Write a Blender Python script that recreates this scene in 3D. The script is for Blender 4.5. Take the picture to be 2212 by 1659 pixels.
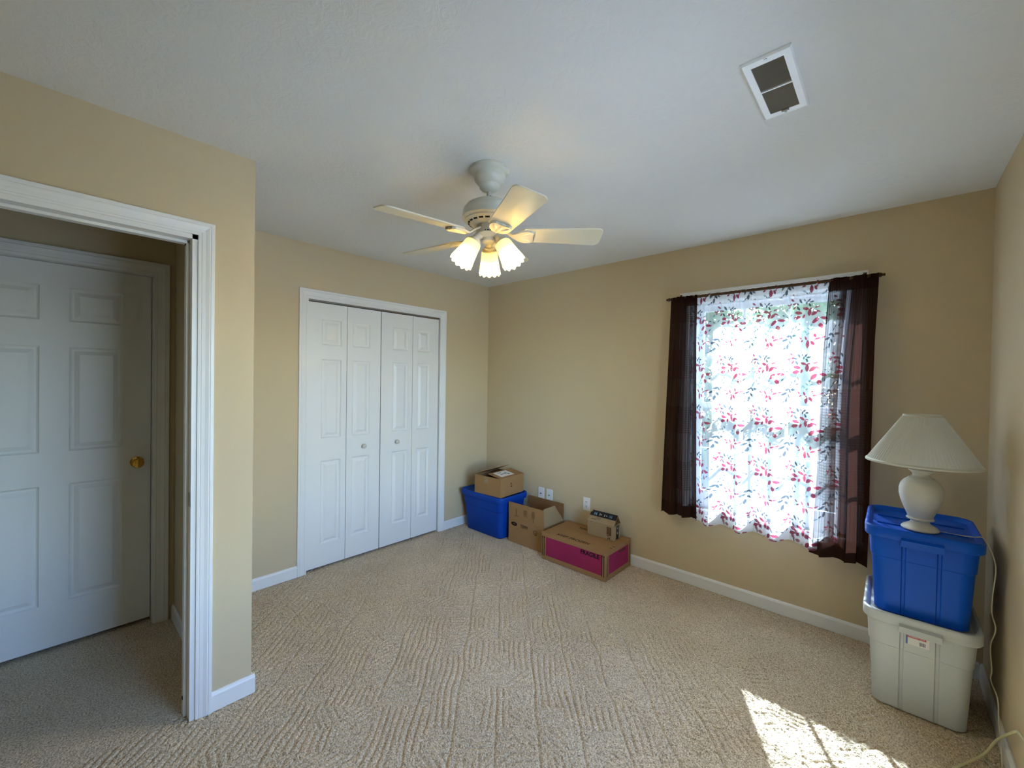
import bpy, bmesh, math, random
import numpy as np
from mathutils import Vector, Matrix

random.seed(7)
rng = np.random.default_rng(11)
for o in list(bpy.data.objects):
    bpy.data.objects.remove(o, do_unlink=True)
scene = bpy.context.scene
col = scene.collection
PI = math.pi
R = math.radians

# ------------------------------------------------------------------ camera
F_PX, YAW, PITCH, ROLL = 902.68, 0.7380, -0.0102, 0.0148
CAM = Vector((3.1844, -3.1144, 1.4606))
fwd = Vector((-math.sin(YAW) * math.cos(PITCH), math.cos(YAW) * math.cos(PITCH), math.sin(PITCH)))
rt = fwd.cross(Vector((0, 0, 1))).normalized()
up = rt.cross(fwd)
rt2 = math.cos(ROLL) * rt + math.sin(ROLL) * up
up2 = -math.sin(ROLL) * rt + math.cos(ROLL) * up
cd = bpy.data.cameras.new('camera')
cd.sensor_fit = 'HORIZONTAL'
cd.sensor_width = 36.0
cd.lens = F_PX / 2212 * 36.0
cd.clip_start = 0.02
cam = bpy.data.objects.new('camera', cd)
M = Matrix((rt2, up2, -fwd)).transposed().to_4x4()
M.translation = CAM
cam.matrix_world = M
col.objects.link(cam)
scene.camera = cam

# ------------------------------------------------------------------ light
vs = scene.view_settings
vs.view_transform = 'Standard'
vs.look = 'None'
vs.gamma = 1.0
vs.use_curve_mapping = False
vs.exposure = 2.1

SUN_TO = Vector((-0.76, 1.45, 1.0)).normalized()      # towards the sun
world = bpy.data.worlds.new('world')
scene.world = world
world.use_nodes = True
wn = world.node_tree.nodes
wl = world.node_tree.links
wn.clear()
wo = wn.new('ShaderNodeOutputWorld')
bg = wn.new('ShaderNodeBackground')
sky = wn.new('ShaderNodeTexSky')
sky.sky_type = 'NISHITA'
sky.sun_disc = False
sky.sun_elevation = math.asin(SUN_TO.z)
sky.sun_rotation = math.atan2(SUN_TO.x, SUN_TO.y)
bg.inputs['Strength'].default_value = 1.0
tint = wn.new('ShaderNodeMix')          # camera white balance: daylight reads cool
tint.data_type = 'RGBA'
tint.blend_type = 'MULTIPLY'
tint.inputs['Factor'].default_value = 1.0
tint.inputs['B'].default_value = (0.84, 0.94, 1.20, 1)
wl.new(sky.outputs[0], tint.inputs['A'])
wl.new(tint.outputs['Result'], bg.inputs['Color'])
wl.new(bg.outputs[0], wo.inputs[0])

sl = bpy.data.lights.new('sun', 'SUN')
sl.energy = 16.0
sl.angle = R(0.6)
sl.color = (0.72, 0.87, 1.10)
so = bpy.data.objects.new('sun', sl)
so.rotation_euler = SUN_TO.to_track_quat('Z', 'Y').to_euler()
so.location = (-3, 8, 7)
col.objects.link(so)

# portals that guide sky light through the two windows
for nm, loc, rot in (('window_portal', (2.5475, 0.16, 1.30), (R(-90), 0, 0)), ('window_portal', (3.69, -1.95, 1.30), (0, R(90), 0))):
    pl = bpy.data.lights.new(nm, 'AREA')
    pl.shape = 'RECTANGLE'
    pl.size = 0.92 if rot[0] else 1.46
    pl.size_y = 1.46 if rot[0] else 1.10
    pl.cycles.is_portal = True
    po = bpy.data.objects.new(nm, pl)
    po.location = loc
    po.rotation_euler = rot
    col.objects.link(po)
LAMP_W = 1.7

# ------------------------------------------------------------------ materials
MATS = {}


def srgb(r, g, b):
    def f(c):
        c /= 255.0
        return c / 12.92 if c <= 0.04045 else ((c + 0.055) / 1.055) ** 2.4
    return (f(r), f(g), f(b), 1.0)


def mat(name, rgb, rough=0.6, metal=0.0, bump=0.0, bscale=200.0, var=0.0, vscale=8.0, spec=0.5,
        stretch=None, bdetail=2.0, bdist=0.002):
    if name in MATS:
        return MATS[name]
    m = bpy.data.materials.new(name)
    m.use_nodes = True
    nt = m.node_tree
    b = nt.nodes['Principled BSDF']
    c = srgb(*rgb)
    b.inputs['Base Color'].default_value = c
    b.inputs['Roughness'].default_value = rough
    b.inputs['Metallic'].default_value = metal
    b.inputs['Specular IOR Level'].default_value = spec
    tc = nt.nodes.new('ShaderNodeTexCoord')
    src = tc.outputs['Object']
    if stretch:
        mp = nt.nodes.new('ShaderNodeMapping')
        mp.inputs['Scale'].default_value = stretch
        nt.links.new(src, mp.inputs[0])
        src = mp.outputs[0]
    if bump > 0:
        n = nt.nodes.new('ShaderNodeTexNoise')
        n.inputs['Scale'].default_value = bscale
        n.inputs['Detail'].default_value = bdetail
        nt.links.new(src, n.inputs['Vector'])
        bp = nt.nodes.new('ShaderNodeBump')
        bp.inputs['Strength'].default_value = bump
        bp.inputs['Distance'].default_value = bdist
        nt.links.new(n.outputs['Fac'], bp.inputs['Height'])
        nt.links.new(bp.outputs[0], b.inputs['Normal'])
    if var > 0:
        n2 = nt.nodes.new('ShaderNodeTexNoise')
        n2.inputs['Scale'].default_value = vscale
        n2.inputs['Detail'].default_value = 4
        nt.links.new(src, n2.inputs['Vector'])
        mx = nt.nodes.new('ShaderNodeMix')
        mx.data_type = 'RGBA'
        mx.inputs['A'].default_value = tuple(max(0, v * (1 - var)) for v in c[:3]) + (1,)
        mx.inputs['B'].default_value = tuple(min(1, v * (1 + var)) for v in c[:3]) + (1,)
        nt.links.new(n2.outputs['Fac'], mx.inputs['Factor'])
        nt.links.new(mx.outputs['Result'], b.inputs['Base Color'])
    MATS[name] = m
    return m


WALL = mat('wall_paint', (204, 186, 152), 0.75, bump=0.25, bscale=260, bdist=0.001, spec=0.25)
WALLC = WALL
WHITE = mat('trim_white', (232, 232, 228), 0.38, bump=0.08, bscale=120, bdist=0.0006)
DOORW = mat('door_white', (232, 232, 228), 0.42, bump=0.3, bscale=90, bdist=0.0006, stretch=(1, 1, 0.08))
PLATE = mat('plate_white', (236, 236, 232), 0.35, bump=0.02, bscale=50)
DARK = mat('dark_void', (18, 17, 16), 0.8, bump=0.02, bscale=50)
METAL = mat('nickel', (150, 148, 140), 0.3, 0.9, bump=0.02, bscale=80)
BRASS = mat('polished_brass', (214, 170, 78), 0.16, 1.0, bump=0.02, bscale=40)
FAN = mat('fan_cream_enamel', (200, 196, 178), 0.28, bump=0.03, bscale=60)
BLADE = mat('fan_blade_cream', (206, 200, 176), 0.35, bump=0.05, bscale=60, stretch=(1, 8, 1))
CARD = mat('cardboard', (158, 120, 78), 0.85, bump=0.2, bscale=300, bdist=0.0006, var=0.07, vscale=14, spec=0.15)
CARD2 = mat('cardboard_pale', (160, 134, 98), 0.85, bump=0.2, bscale=300, bdist=0.0006, var=0.06, vscale=14, spec=0.15)
CARDIN = mat('cardboard_inside', (140, 102, 64), 0.9, bump=0.2, bscale=300, bdist=0.0006, var=0.06, spec=0.1)
PINK = mat('magenta_print', (152, 44, 80), 0.8, bump=0.15, bscale=260, bdist=0.0005, var=0.16, vscale=9, spec=0.15)
INK = mat('black_ink', (30, 24, 20), 0.8, bump=0.05, bscale=200, spec=0.1)
INKB = mat('brown_ink', (84, 60, 38), 0.85, bump=0.05, bscale=200, spec=0.1)
INKF = mat('faint_ink', (128, 98, 62), 0.85, bump=0.05, bscale=200, spec=0.1)
PAPER = mat('label_paper', (224, 220, 214), 0.7, bump=0.05, bscale=150)
GREYINK = mat('grey_ink', (120, 118, 124), 0.8, bump=0.05, bscale=200)
TAPE = mat('black_tape', (20, 22, 24), 0.35, bump=0.1, bscale=60)
TAPEB = mat('tape_blue_print', (110, 150, 180), 0.5, bump=0.05, bscale=60)
TAPEW = mat('tape_white_print', (200, 190, 190), 0.5, bump=0.05, bscale=60)
BLUE = mat('blue_plastic', (2, 82, 192), 0.42, spec=0.22, bump=0.12, bscale=160, bdist=0.0008)
BLUE2 = mat('blue_plastic_tub', (2, 62, 152), 0.48, spec=0.22, bump=0.12, bscale=160, bdist=0.0008)
GREY = mat('grey_plastic', (190, 194, 191), 0.45, bump=0.12, bscale=160, bdist=0.0008)
STK_R = mat('sticker_red', (178, 24, 44), 0.4, bump=0.02, bscale=50)
STK_B = mat('sticker_blue', (40, 92, 140), 0.4, bump=0.02, bscale=50)
CERAM = mat('lamp_ceramic', (206, 204, 190), 0.42, bump=0.05, bscale=120, bdist=0.0006)
CORD = mat('cord_cream', (196, 188, 158), 0.5, bump=0.03, bscale=100)
CORD2 = mat('extension_cord_cream', (206, 198, 150), 0.45, bump=0.03, bscale=100)
ROD = mat('rod_antique_bronze', (78, 56, 34), 0.4, 0.6, bump=0.1, bscale=90)
VENTG = mat('vent_louver', (120, 112, 96), 0.6, bump=0.03, bscale=60)
VINYL = mat('vinyl_white', (226, 230, 234), 0.4, bump=0.03, bscale=60)
BARK = mat('bark', (84, 68, 54), 0.9, bump=0.6, bscale=20, var=0.2, bdist=0.02)
GRASS = mat('lawn_grass', (66, 70, 56), 0.95, bump=0.6, bscale=40, var=0.25, vscale=3, bdist=0.02)


def translucent(name, rgb, transp, transl=0.45, attr=None, rough_var=0.0):
    m = bpy.data.materials.new(name)
    m.use_nodes = True
    nt = m.node_tree
    nt.nodes.clear()
    out = nt.nodes.new('ShaderNodeOutputMaterial')
    d = nt.nodes.new('ShaderNodeBsdfDiffuse')
    t = nt.nodes.new('ShaderNodeBsdfTranslucent')
    tr = nt.nodes.new('ShaderNodeBsdfTransparent')
    m1 = nt.nodes.new('ShaderNodeMixShader')
    m2 = nt.nodes.new('ShaderNodeMixShader')
    m1.inputs[0].default_value = transl
    m2.inputs[0].default_value = transp
    c = srgb(*rgb)
    d.inputs['Color'].default_value = c
    t.inputs['Color'].default_value = c
    nt.links.new(d.outputs[0], m1.inputs[1])
    nt.links.new(t.outputs[0], m1.inputs[2])
    nt.links.new(m1.outputs[0], m2.inputs[1])
    nt.links.new(tr.outputs[0], m2.inputs[2])
    nt.links.new(m2.outputs[0], out.inputs[0])
    # woven relief
    tc = nt.nodes.new('ShaderNodeTexCoord')
    n = nt.nodes.new('ShaderNodeTexNoise')
    n.inputs['Scale'].default_value = 180
    bp = nt.nodes.new('ShaderNodeBump')
    bp.inputs['Strength'].default_value = 0.1
    bp.inputs['Distance'].default_value = 0.001
    nt.links.new(tc.outputs['Object'], n.inputs['Vector'])
    nt.links.new(n.outputs['Fac'], bp.inputs['Height'])
    nt.links.new(bp.outputs[0], d.inputs['Normal'])
    if attr:
        a = nt.nodes.new('ShaderNodeAttribute')
        a.attribute_name = attr
        nt.links.new(a.outputs['Color'], d.inputs['Color'])
        nt.links.new(a.outputs['Color'], t.inputs['Color'])
        nt.links.new(a.outputs['Alpha'], m2.inputs[0])
    return m


SHEER = translucent('sheer_leaf_print', (235, 235, 235), 0.5, 0.5, attr='print')
BROWN = translucent('brown_curtain_cloth', (62, 36, 26), 0.3, 0.2, attr='weave')
SHADE = translucent('pleated_shade_cloth', (224, 222, 206), 0.0, 0.4)
GLASSH = translucent('frosted_glass', (248, 236, 200), 0.0, 0.5)


def make_glass():
    m = bpy.data.materials.new('window_glass')
    m.use_nodes = True
    nt = m.node_tree
    nt.nodes.clear()
    out = nt.nodes.new('ShaderNodeOutputMaterial')
    tr = nt.nodes.new('ShaderNodeBsdfTransparent')
    tr.inputs['Color'].default_value = (0.93, 0.96, 0.95, 1)
    g = nt.nodes.new('ShaderNodeBsdfGlossy')
    g.inputs['Roughness'].default_value = 0.02
    fr = nt.nodes.new('ShaderNodeFresnel')
    fr.inputs['IOR'].default_value = 1.45
    mx = nt.nodes.new('ShaderNodeMixShader')
    nt.links.new(fr.outputs[0], mx.inputs[0])
    nt.links.new(tr.outputs[0], mx.inputs[1])
    nt.links.new(g.outputs[0], mx.inputs[2])
    nt.links.new(mx.outputs[0], out.inputs[0])
    return m


GLASS = make_glass()


def make_emit(name, rgb, s):
    m = bpy.data.materials.new(name)
    m.use_nodes = True
    nt = m.node_tree
    nt.nodes.clear()
    out = nt.nodes.new('ShaderNodeOutputMaterial')
    e = nt.nodes.new('ShaderNodeEmission')
    e.inputs['Color'].default_value = srgb(*rgb)
    e.inputs['Strength'].default_value = s
    nt.links.new(e.outputs[0], out.inputs[0])
    return m


BULB = make_emit('lit_bulb', (255, 232, 180), 3.5)


def make_carpet():
    m = bpy.data.materials.new('carpet_berber')
    m.use_nodes = True
    nt = m.node_tree
    b = nt.nodes['Principled BSDF']
    b.inputs['Roughness'].default_value = 0.95
    b.inputs['Specular IOR Level'].default_value = 0.1
    b.inputs['Sheen Weight'].default_value = 0.15
    tc = nt.nodes.new('ShaderNodeTexCoord')
    n = nt.nodes.new('ShaderNodeTexNoise')
    n.inputs['Scale'].default_value = 170
    n.inputs['Detail'].default_value = 3
    n.inputs['Roughness'].default_value = 0.7
    nt.links.new(tc.outputs['Object'], n.inputs['Vector'])
    ramp = nt.nodes.new('ShaderNodeValToRGB')
    ramp.color_ramp.elements[0].position = 0.36
    ramp.color_ramp.elements[0].color = srgb(164, 144, 116)
    ramp.color_ramp.elements[1].position = 0.58
    ramp.color_ramp.elements[1].color = srgb(240, 221, 188)
    nt.links.new(n.outputs['Fac'], ramp.inputs[0])
    n2 = nt.nodes.new('ShaderNodeTexNoise')
    n2.inputs['Scale'].default_value = 2.2
    n2.inputs['Detail'].default_value = 3
    nt.links.new(tc.outputs['Object'], n2.inputs['Vector'])
    mx = nt.nodes.new('ShaderNodeMix')
    mx.data_type = 'RGBA'
    mx.blend_type = 'MULTIPLY'
    r2 = nt.nodes.new('ShaderNodeValToRGB')
    r2.color_ramp.elements[0].position = 0.3
    r2.color_ramp.elements[0].color = (0.88, 0.86, 0.84, 1)
    r2.color_ramp.elements[1].position = 0.7
    r2.color_ramp.elements[1].color = (1, 1, 1, 1)
    nt.links.new(n2.outputs['Fac'], r2.inputs[0])
    mx.inputs['Factor'].default_value = 1.0
    nt.links.new(ramp.outputs[0], mx.inputs['A'])
    nt.links.new(r2.outputs[0], mx.inputs['B'])
    nt.links.new(mx.outputs['Result'], b.inputs['Base Color'])
    bp = nt.nodes.new('ShaderNodeBump')
    bp.inputs['Strength'].default_value = 0.9
    bp.inputs['Distance'].default_value = 0.004
    nt.links.new(n.outputs['Fac'], bp.inputs['Height'])
    vo = nt.nodes.new('ShaderNodeTexVoronoi')       # yarn loops
    vo.inputs['Scale'].default_value = 120
    nt.links.new(tc.outputs['Object'], vo.inputs['Vector'])
    bp2 = nt.nodes.new('ShaderNodeBump')
    bp2.invert = True
    bp2.inputs['Strength'].default_value = 0.6
    bp2.inputs['Distance'].default_value = 0.006
    nt.links.new(vo.outputs['Distance'], bp2.inputs['Height'])
    nt.links.new(bp.outputs[0], bp2.inputs['Normal'])
    nt.links.new(bp2.outputs[0], b.inputs['Normal'])
    return m


CARPET = make_carpet()


def make_ceiling():
    m = bpy.data.materials.new('ceiling_texture')
    m.use_nodes = True
    nt = m.node_tree
    b = nt.nodes['Principled BSDF']
    b.inputs['Base Color'].default_value = srgb(226, 226, 222)
    b.inputs['Roughness'].default_value = 0.85
    b.inputs['Specular IOR Level'].default_value = 0.2
    tc = nt.nodes.new('ShaderNodeTexCoord')
    n = nt.nodes.new('ShaderNodeTexNoise')
    n.inputs['Scale'].default_value = 26
    n.inputs['Detail'].default_value = 6
    n.inputs['Roughness'].default_value = 0.62
    n.inputs['Distortion'].default_value = 1.4
    nt.links.new(tc.outputs['Object'], n.inputs['Vector'])
    bp = nt.nodes.new('ShaderNodeBump')
    bp.inputs['Strength'].default_value = 0.5
    bp.inputs['Distance'].default_value = 0.007
    nt.links.new(n.outputs['Fac'], bp.inputs['Height'])
    nt.links.new(bp.outputs[0], b.inputs['Normal'])
    return m


CEIL = make_ceiling()


def make_leaf():
    m = bpy.data.materials.new('tree_leaf')
    m.use_nodes = True
    nt = m.node_tree
    nt.nodes.clear()
    out = nt.nodes.new('ShaderNodeOutputMaterial')
    d = nt.nodes.new('ShaderNodeBsdfDiffuse')
    t = nt.nodes.new('ShaderNodeBsdfTranslucent')
    mx = nt.nodes.new('ShaderNodeMixShader')
    mx.inputs[0].default_value = 0.4
    tc = nt.nodes.new('ShaderNodeTexCoord')
    n = nt.nodes.new('ShaderNodeTexNoise')
    n.inputs['Scale'].default_value = 1.5
    r = nt.nodes.new('ShaderNodeValToRGB')
    r.color_ramp.elements[0].position = 0.35
    r.color_ramp.elements[0].color = srgb(40, 62, 40)
    r.color_ramp.elements[1].position = 0.7
    r.color_ramp.elements[1].color = srgb(104, 132, 78)
    nt.links.new(tc.outputs['Object'], n.inputs['Vector'])
    nt.links.new(n.outputs['Fac'], r.inputs[0])
    nt.links.new(r.outputs[0], d.inputs['Color'])
    nt.links.new(r.outputs[0], t.inputs['Color'])
    nt.links.new(d.outputs[0], mx.inputs[1])
    nt.links.new(t.outputs[0], mx.inputs[2])
    nt.links.new(mx.outputs[0], out.inputs[0])
    return m


LEAF = make_leaf()


# ------------------------------------------------------------------ mesh helpers
class MB:
    """collects primitives into one mesh"""

    def __init__(self):
        self.bm = bmesh.new()

    def box(self, x0, x1, y0, y1, z0, z1, bevel=0.0, seg=2):
        bm = self.bm
        v = [bm.verts.new(p) for p in ((x0, y0, z0), (x1, y0, z0), (x1, y1, z0), (x0, y1, z0),
                                       (x0, y0, z1), (x1, y0, z1), (x1, y1, z1), (x0, y1, z1))]
        fs = [bm.faces.new([v[i] for i in q]) for q in
              ((3, 2, 1, 0), (4, 5, 6, 7), (0, 1, 5, 4), (1, 2, 6, 5), (2, 3, 7, 6), (3, 0, 4, 7))]
        if bevel > 0:
            es = set()
            for f in fs:
                es.update(f.edges)
            bmesh.ops.bevel(bm, geom=list(es), offset=bevel, segments=seg, profile=0.5, affect='EDGES')
        return self

    def hexa(self, pts):
        """8 points: bottom 4 (ccw) then top 4"""
        v = [self.bm.verts.new(p) for p in pts]
        for q in ((3, 2, 1, 0), (4, 5, 6, 7), (0, 1, 5, 4), (1, 2, 6, 5), (2, 3, 7, 6), (3, 0, 4, 7)):
            self.bm.faces.new([v[i] for i in q])
        return self

    def lathe(self, prof, n=40, cx=0, cy=0, mtx=None, cap0=True, cap1=True, wave=None):
        rings = []
        for k, (r, z) in enumerate(prof):
            ring = []
            for i in range(n):
                a = 2 * PI * i / n
                rr, zz = r, z
                if wave:
                    rr, zz = wave(k, a, r, z)
                p = Vector((cx + rr * math.cos(a), cy + rr * math.sin(a), zz))
                if mtx is not None:
                    p = mtx @ p
                ring.append(self.bm.verts.new(p))
            rings.append(ring)
        for a, b in zip(rings[:-1], rings[1:]):
            for i in range(n):
                j = (i + 1) % n
                self.bm.faces.new((a[i], a[j], b[j], b[i]))
        if cap0:
            self.bm.faces.new(list(reversed(rings[0])))
        if cap1:
            self.bm.faces.new(rings[-1])
        return self

    def tube(self, pts, r, n=10, cap=True):
        pts = [Vector(p) for p in pts]
        rings = []
        prev = None
        for i, p in enumerate(pts):
            d = (pts[min(i + 1, len(pts) - 1)] - pts[max(i - 1, 0)]).normalized()
            if prev is None:
                u = d.orthogonal().normalized()
            else:
                u = (prev - d * prev.dot(d)).normalized()
            prev = u
            w = d.cross(u)
            rr = r[i] if isinstance(r, (list, tuple)) else r
            rings.append([self.bm.verts.new(p + (u * math.cos(2 * PI * k / n) + w * math.sin(2 * PI * k / n)) * rr)
                          for k in range(n)])
        for a, b in zip(rings[:-1], rings[1:]):
            for i in range(n):
                j = (i + 1) % n
                self.bm.faces.new((a[i], a[j], b[j], b[i]))
        if cap:
            self.bm.faces.new(list(reversed(rings[0])))
            self.bm.faces.new(rings[-1])
        return self

    def loft(self, rings, cap0=True, cap1=True):
        rr = [[self.bm.verts.new(p) for p in ring] for ring in rings]
        n = len(rr[0])
        for a, b in zip(rr[:-1], rr[1:]):
            for i in range(n):
                j = (i + 1) % n
                self.bm.faces.new((a[i], a[j], b[j], b[i]))
        if cap0:
            self.bm.faces.new(list(reversed(rr[0])))
        if cap1:
            self.bm.faces.new(rr[-1])
        return self

    def prism(self, poly, thick, mtx):
        """2D polygon extruded by thick along local z, placed by mtx"""
        a = [self.bm.verts.new(mtx @ Vector((x, y, 0))) for x, y in poly]
        b = [self.bm.verts.new(mtx @ Vector((x, y, thick))) for x, y in poly]
        n = len(poly)
        self.bm.faces.new(list(reversed(a)))
        self.bm.faces.new(b)
        for i in range(n):
            j = (i + 1) % n
            self.bm.faces.new((a[i], a[j], b[j], b[i]))
        return self

    def build(self, name, material, parent=None, smooth=False, angle=40, loc=None):
        bm = self.bm
        bmesh.ops.recalc_face_normals(bm, faces=bm.faces[:])
        me = bpy.data.meshes.new(name)
        bm.to_mesh(me)
        bm.free()
        if smooth:
            me.shade_smooth()
            try:
                me.set_sharp_from_angle(angle=R(angle))
            except Exception:
                pass
        me.materials.append(material)
        o = bpy.data.objects.new(name, me)
        col.objects.link(o)
        if parent is not None:
            o.parent = parent
        if loc is not None:
            o.location = loc
        return o


def tag(o, label=None, cat=None, group=None, kind=None):
    if label:
        o['label'] = label
    if cat:
        o['category'] = cat
    if group:
        o['group'] = group
    if kind:
        o['kind'] = kind
    return o


def empty(name, loc=(0, 0, 0), rz=0.0, **kw):
    o = bpy.data.objects.new(name, None)
    o.empty_display_size = 0.1
    o.location = loc
    o.rotation_euler = (0, 0, rz)
    col.objects.link(o)
    tag(o, **kw)
    return o


def text(name, body, size, material, parent, mtx, bold=0.0, stretch=1.0, align='CENTER'):
    cu = bpy.data.curves.new(name, 'FONT')
    cu.body = body
    cu.size = size
    cu.align_x = align
    cu.align_y = 'CENTER'
    cu.offset = bold
    cu.extrude = 0.0002
    tmp = bpy.data.objects.new(name + '_tmp', cu)
    col.objects.link(tmp)
    bpy.context.view_layer.update()
    dg = bpy.context.evaluated_depsgraph_get()
    me = bpy.data.meshes.new_from_object(tmp.evaluated_get(dg))
    bpy.data.objects.remove(tmp, do_unlink=True)
    me.name = name
    me.materials.clear()
    me.materials.append(material)
    me.transform(mtx @ Matrix.Diagonal((stretch, 1, 1, 1)))
    o = bpy.data.objects.new(name, me)
    col.objects.link(o)
    o.parent = parent
    return o


def face_mtx(origin, xdir, ydir):
    x = Vector(xdir).normalized()
    y = Vector(ydir).normalized()
    z = x.cross(y)
    m = Matrix((x, y, z)).transposed().to_4x4()
    m.translation = Vector(origin)
    return m


def decal(name, w, h, material, parent, mtx, cx=0, cy=0, t=0.0004):
    poly = [(cx - w / 2, cy - h / 2), (cx + w / 2, cy - h / 2), (cx + w / 2, cy + h / 2), (cx - w / 2, cy + h / 2)]
    return MB().prism(poly, t, mtx).build(name, material, parent)


def rrect(hx, hy, r, z, seg=6, cx=0, cy=0):
    pts = []
    for sx, sy, a0 in ((1, 1, 0), (-1, 1, 90), (-1, -1, 180), (1, -1, 270)):
        for k in range(seg + 1):
            a = R(a0 + 90 * k / seg)
            pts.append((cx + sx * (hx - r) + r * math.cos(a), cy + sy * (hy - r) + r * math.sin(a), z))
    return pts


# ------------------------------------------------------------------ dimensions
H = 2.44
W = 3.543          # right wall
XD = 1.018         # doorway wall face
YE = -2.494        # end of the doorway wall
YS = -3.75         # wall behind the camera
WX0, WX1, WZ0, WZ1 = 2.085, 3.010, 0.565, 2.046   # window opening
CY0, CY1, CZ = -1.854, -0.635, 2.045              # closet opening
DY0, DY1, DZ = -3.470, -2.705, 2.047              # doorway opening
HY0, HY1, HZ = -3.480, -2.715, 2.040              # hall door opening


def S(o, label, cat):
    return tag(o, label, cat, kind='structure')


# ------------------------------------------------------------------ floor (patterned carpet, real relief)
def build_floor():
    x0, x1, y0, y1 = -0.115, W + 0.01, YS - 0.01, 0.01
    st = 0.0046
    nx = int((x1 - x0) / st) + 1
    ny = int((y1 - y0) / st) + 1
    xs = np.linspace(x0, x1, nx)
    ys = np.linspace(y0, y1, ny)
    X, Y = np.meshgrid(xs, ys)
    a = R(43)
    wob = 0.004 * np.sin(X * 23 + 1.3 * np.sin(Y * 9)) + 0.004 * np.sin(Y * 27 + X * 5)
    U = X * math.cos(a) + Y * math.sin(a) + wob
    V = -X * math.sin(a) + Y * math.cos(a) + wob
    L = 0.118
    iu = np.floor(U / L).astype(int)
    iv = np.floor(V / L).astype(int)
    hsh = np.abs(np.sin(iu * 12.9898 + iv * 78.233) * 43758.5453) % 1.0
    fu = U / L - iu - 0.5
    fv = V / L - iv - 0.5
    sp = 0.25
    kind = np.select([hsh < .34, hsh < .58, hsh < .72, hsh < .86], [0, 1, 2, 3], 4)
    g = np.where(kind == 0, fu, np.where(kind == 1, fv, np.where(kind == 2, (fu + fv) * .75,
        np.where(kind == 3, (fu - fv) * .75, np.maximum(np.abs(fu), np.abs(fv))))))
    d = np.abs((g / sp + 0.5) % 1.0 - 0.5) * sp * L
    # long straight grooves along the v direction tie the cells together
    d2 = np.abs((U / (L * 1.5) + .5) % 1.0 - .5) * L * 1.5
    hl = (np.abs(np.sin(np.floor(U / (L * 1.5) + .5) * 91.7 + np.floor(V / .42) * 17.3) * 9631.7) % 1.0) < .55
    brk = 0.55 + 0.45 * (np.sin(X * 61 + 2 * np.sin(Y * 37)) * np.sin(Y * 53 + 2 * np.sin(X * 41)) > -0.35)
    depth = 0.0070 * np.exp(-(d / 0.0038) ** 2) * brk
    depth = np.maximum(depth, np.where(hl, 0.0080 * np.exp(-(d2 / 0.0042) ** 2), 0))
    Z = -depth + rng.normal(0, 0.0011, X.shape) - 0.0005
    hall = (X < XD - 0.06)
    hall &= (Y < YE - .06)
    Z = np.where(hall, -0.001 + rng.normal(0, 0.0006, X.shape), Z)
    co = np.stack([X, Y, Z], -1).reshape(-1, 3).astype(np.float32)
    i = np.arange(nx * ny).reshape(ny, nx)
    q = np.stack([i[:-1, :-1], i[:-1, 1:], i[1:, 1:], i[1:, :-1]], -1).reshape(-1, 4).astype(np.int32)
    me = bpy.data.meshes.new('floor')
    me.vertices.add(len(co))
    me.vertices.foreach_set('co', co.ravel())
    me.loops.add(q.size)
    me.loops.foreach_set('vertex_index', q.ravel())
    me.polygons.add(len(q))
    me.polygons.foreach_set('loop_start', np.arange(0, q.size, 4, dtype=np.int32))
    me.polygons.foreach_set('loop_total', np.full(len(q), 4, dtype=np.int32))
    me.update(calc_edges=True)
    me.shade_smooth()
    me.materials.append(CARPET)
    o = bpy.data.objects.new('floor', me)
    col.objects.link(o)
    return o


S(build_floor(), 'beige berber carpet with carved geometric line pattern', 'carpet')

# ------------------------------------------------------------------ ceiling and walls
S(MB().box(-0.9, W + 0.15, YS - 0.15, 0.16, H, H + 0.08).build('ceiling', CEIL),
  'white ceiling with a brushed plaster texture', 'ceiling')

m = MB()
T = 0.15
m.box(-0.12, WX0, 0, T, -0.05, H)
m.box(WX1, W + 0.12, 0, T, -0.05, H)
m.box(WX0, WX1, 0, T, -0.05, WZ0)
m.box(WX0, WX1, 0, T, WZ1, H)
S(m.build('wall_north', WALL), 'tan painted wall with the curtained window', 'wall')

m = MB()
m.box(-0.12, 0, CY1, 0, -0.05, H)
m.box(-0.12, 0, YE - 0.126, CY0, -0.05, H)
m.box(-0.12, 0, CY0, CY1, CZ, H)
m.box(-0.12, 0, HY1, YE - 0.126, -0.05, H)
m.box(-0.12, 0, YS, HY0, -0.05, H)
m.box(-0.12, 0, HY0, HY1, HZ, H)
S(m.build('wall_west', WALL), 'tan painted wall around the white closet doors', 'wall')

m = MB()
m.box(0, XD, YE - 0.126, YE, -0.05, H)
m.box(XD - 0.118, XD, DY1, YE - 0.126, -0.05, H)
m.box(XD - 0.118, XD, YS, DY0, -0.05, H)
m.box(XD - 0.118, XD, DY0, DY1, DZ, H)
S(m.build('wall_entry', WALL), 'tan painted wall around the open doorway', 'wall')

EY0, EY1 = -2.50, -1.40      # second window, on the wall beside the viewpoint
m = MB()
m.box(W, W + T, EY1, 0, -0.05, H)
m.box(W, W + T, YS, EY0, -0.05, H)
m.box(W, W + T, EY0, EY1, -0.05, WZ0)
m.box(W, W + T, EY0, EY1, WZ1, H)
S(m.build('wall_east', WALL),
  'tan painted wall beside the stacked totes', 'wall')
S(MB().box(-0.12, W + T, YS - 0.12, YS, -0.05, H).build('wall_south', WALL),
  'tan painted wall behind the viewpoint', 'wall')
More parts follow.
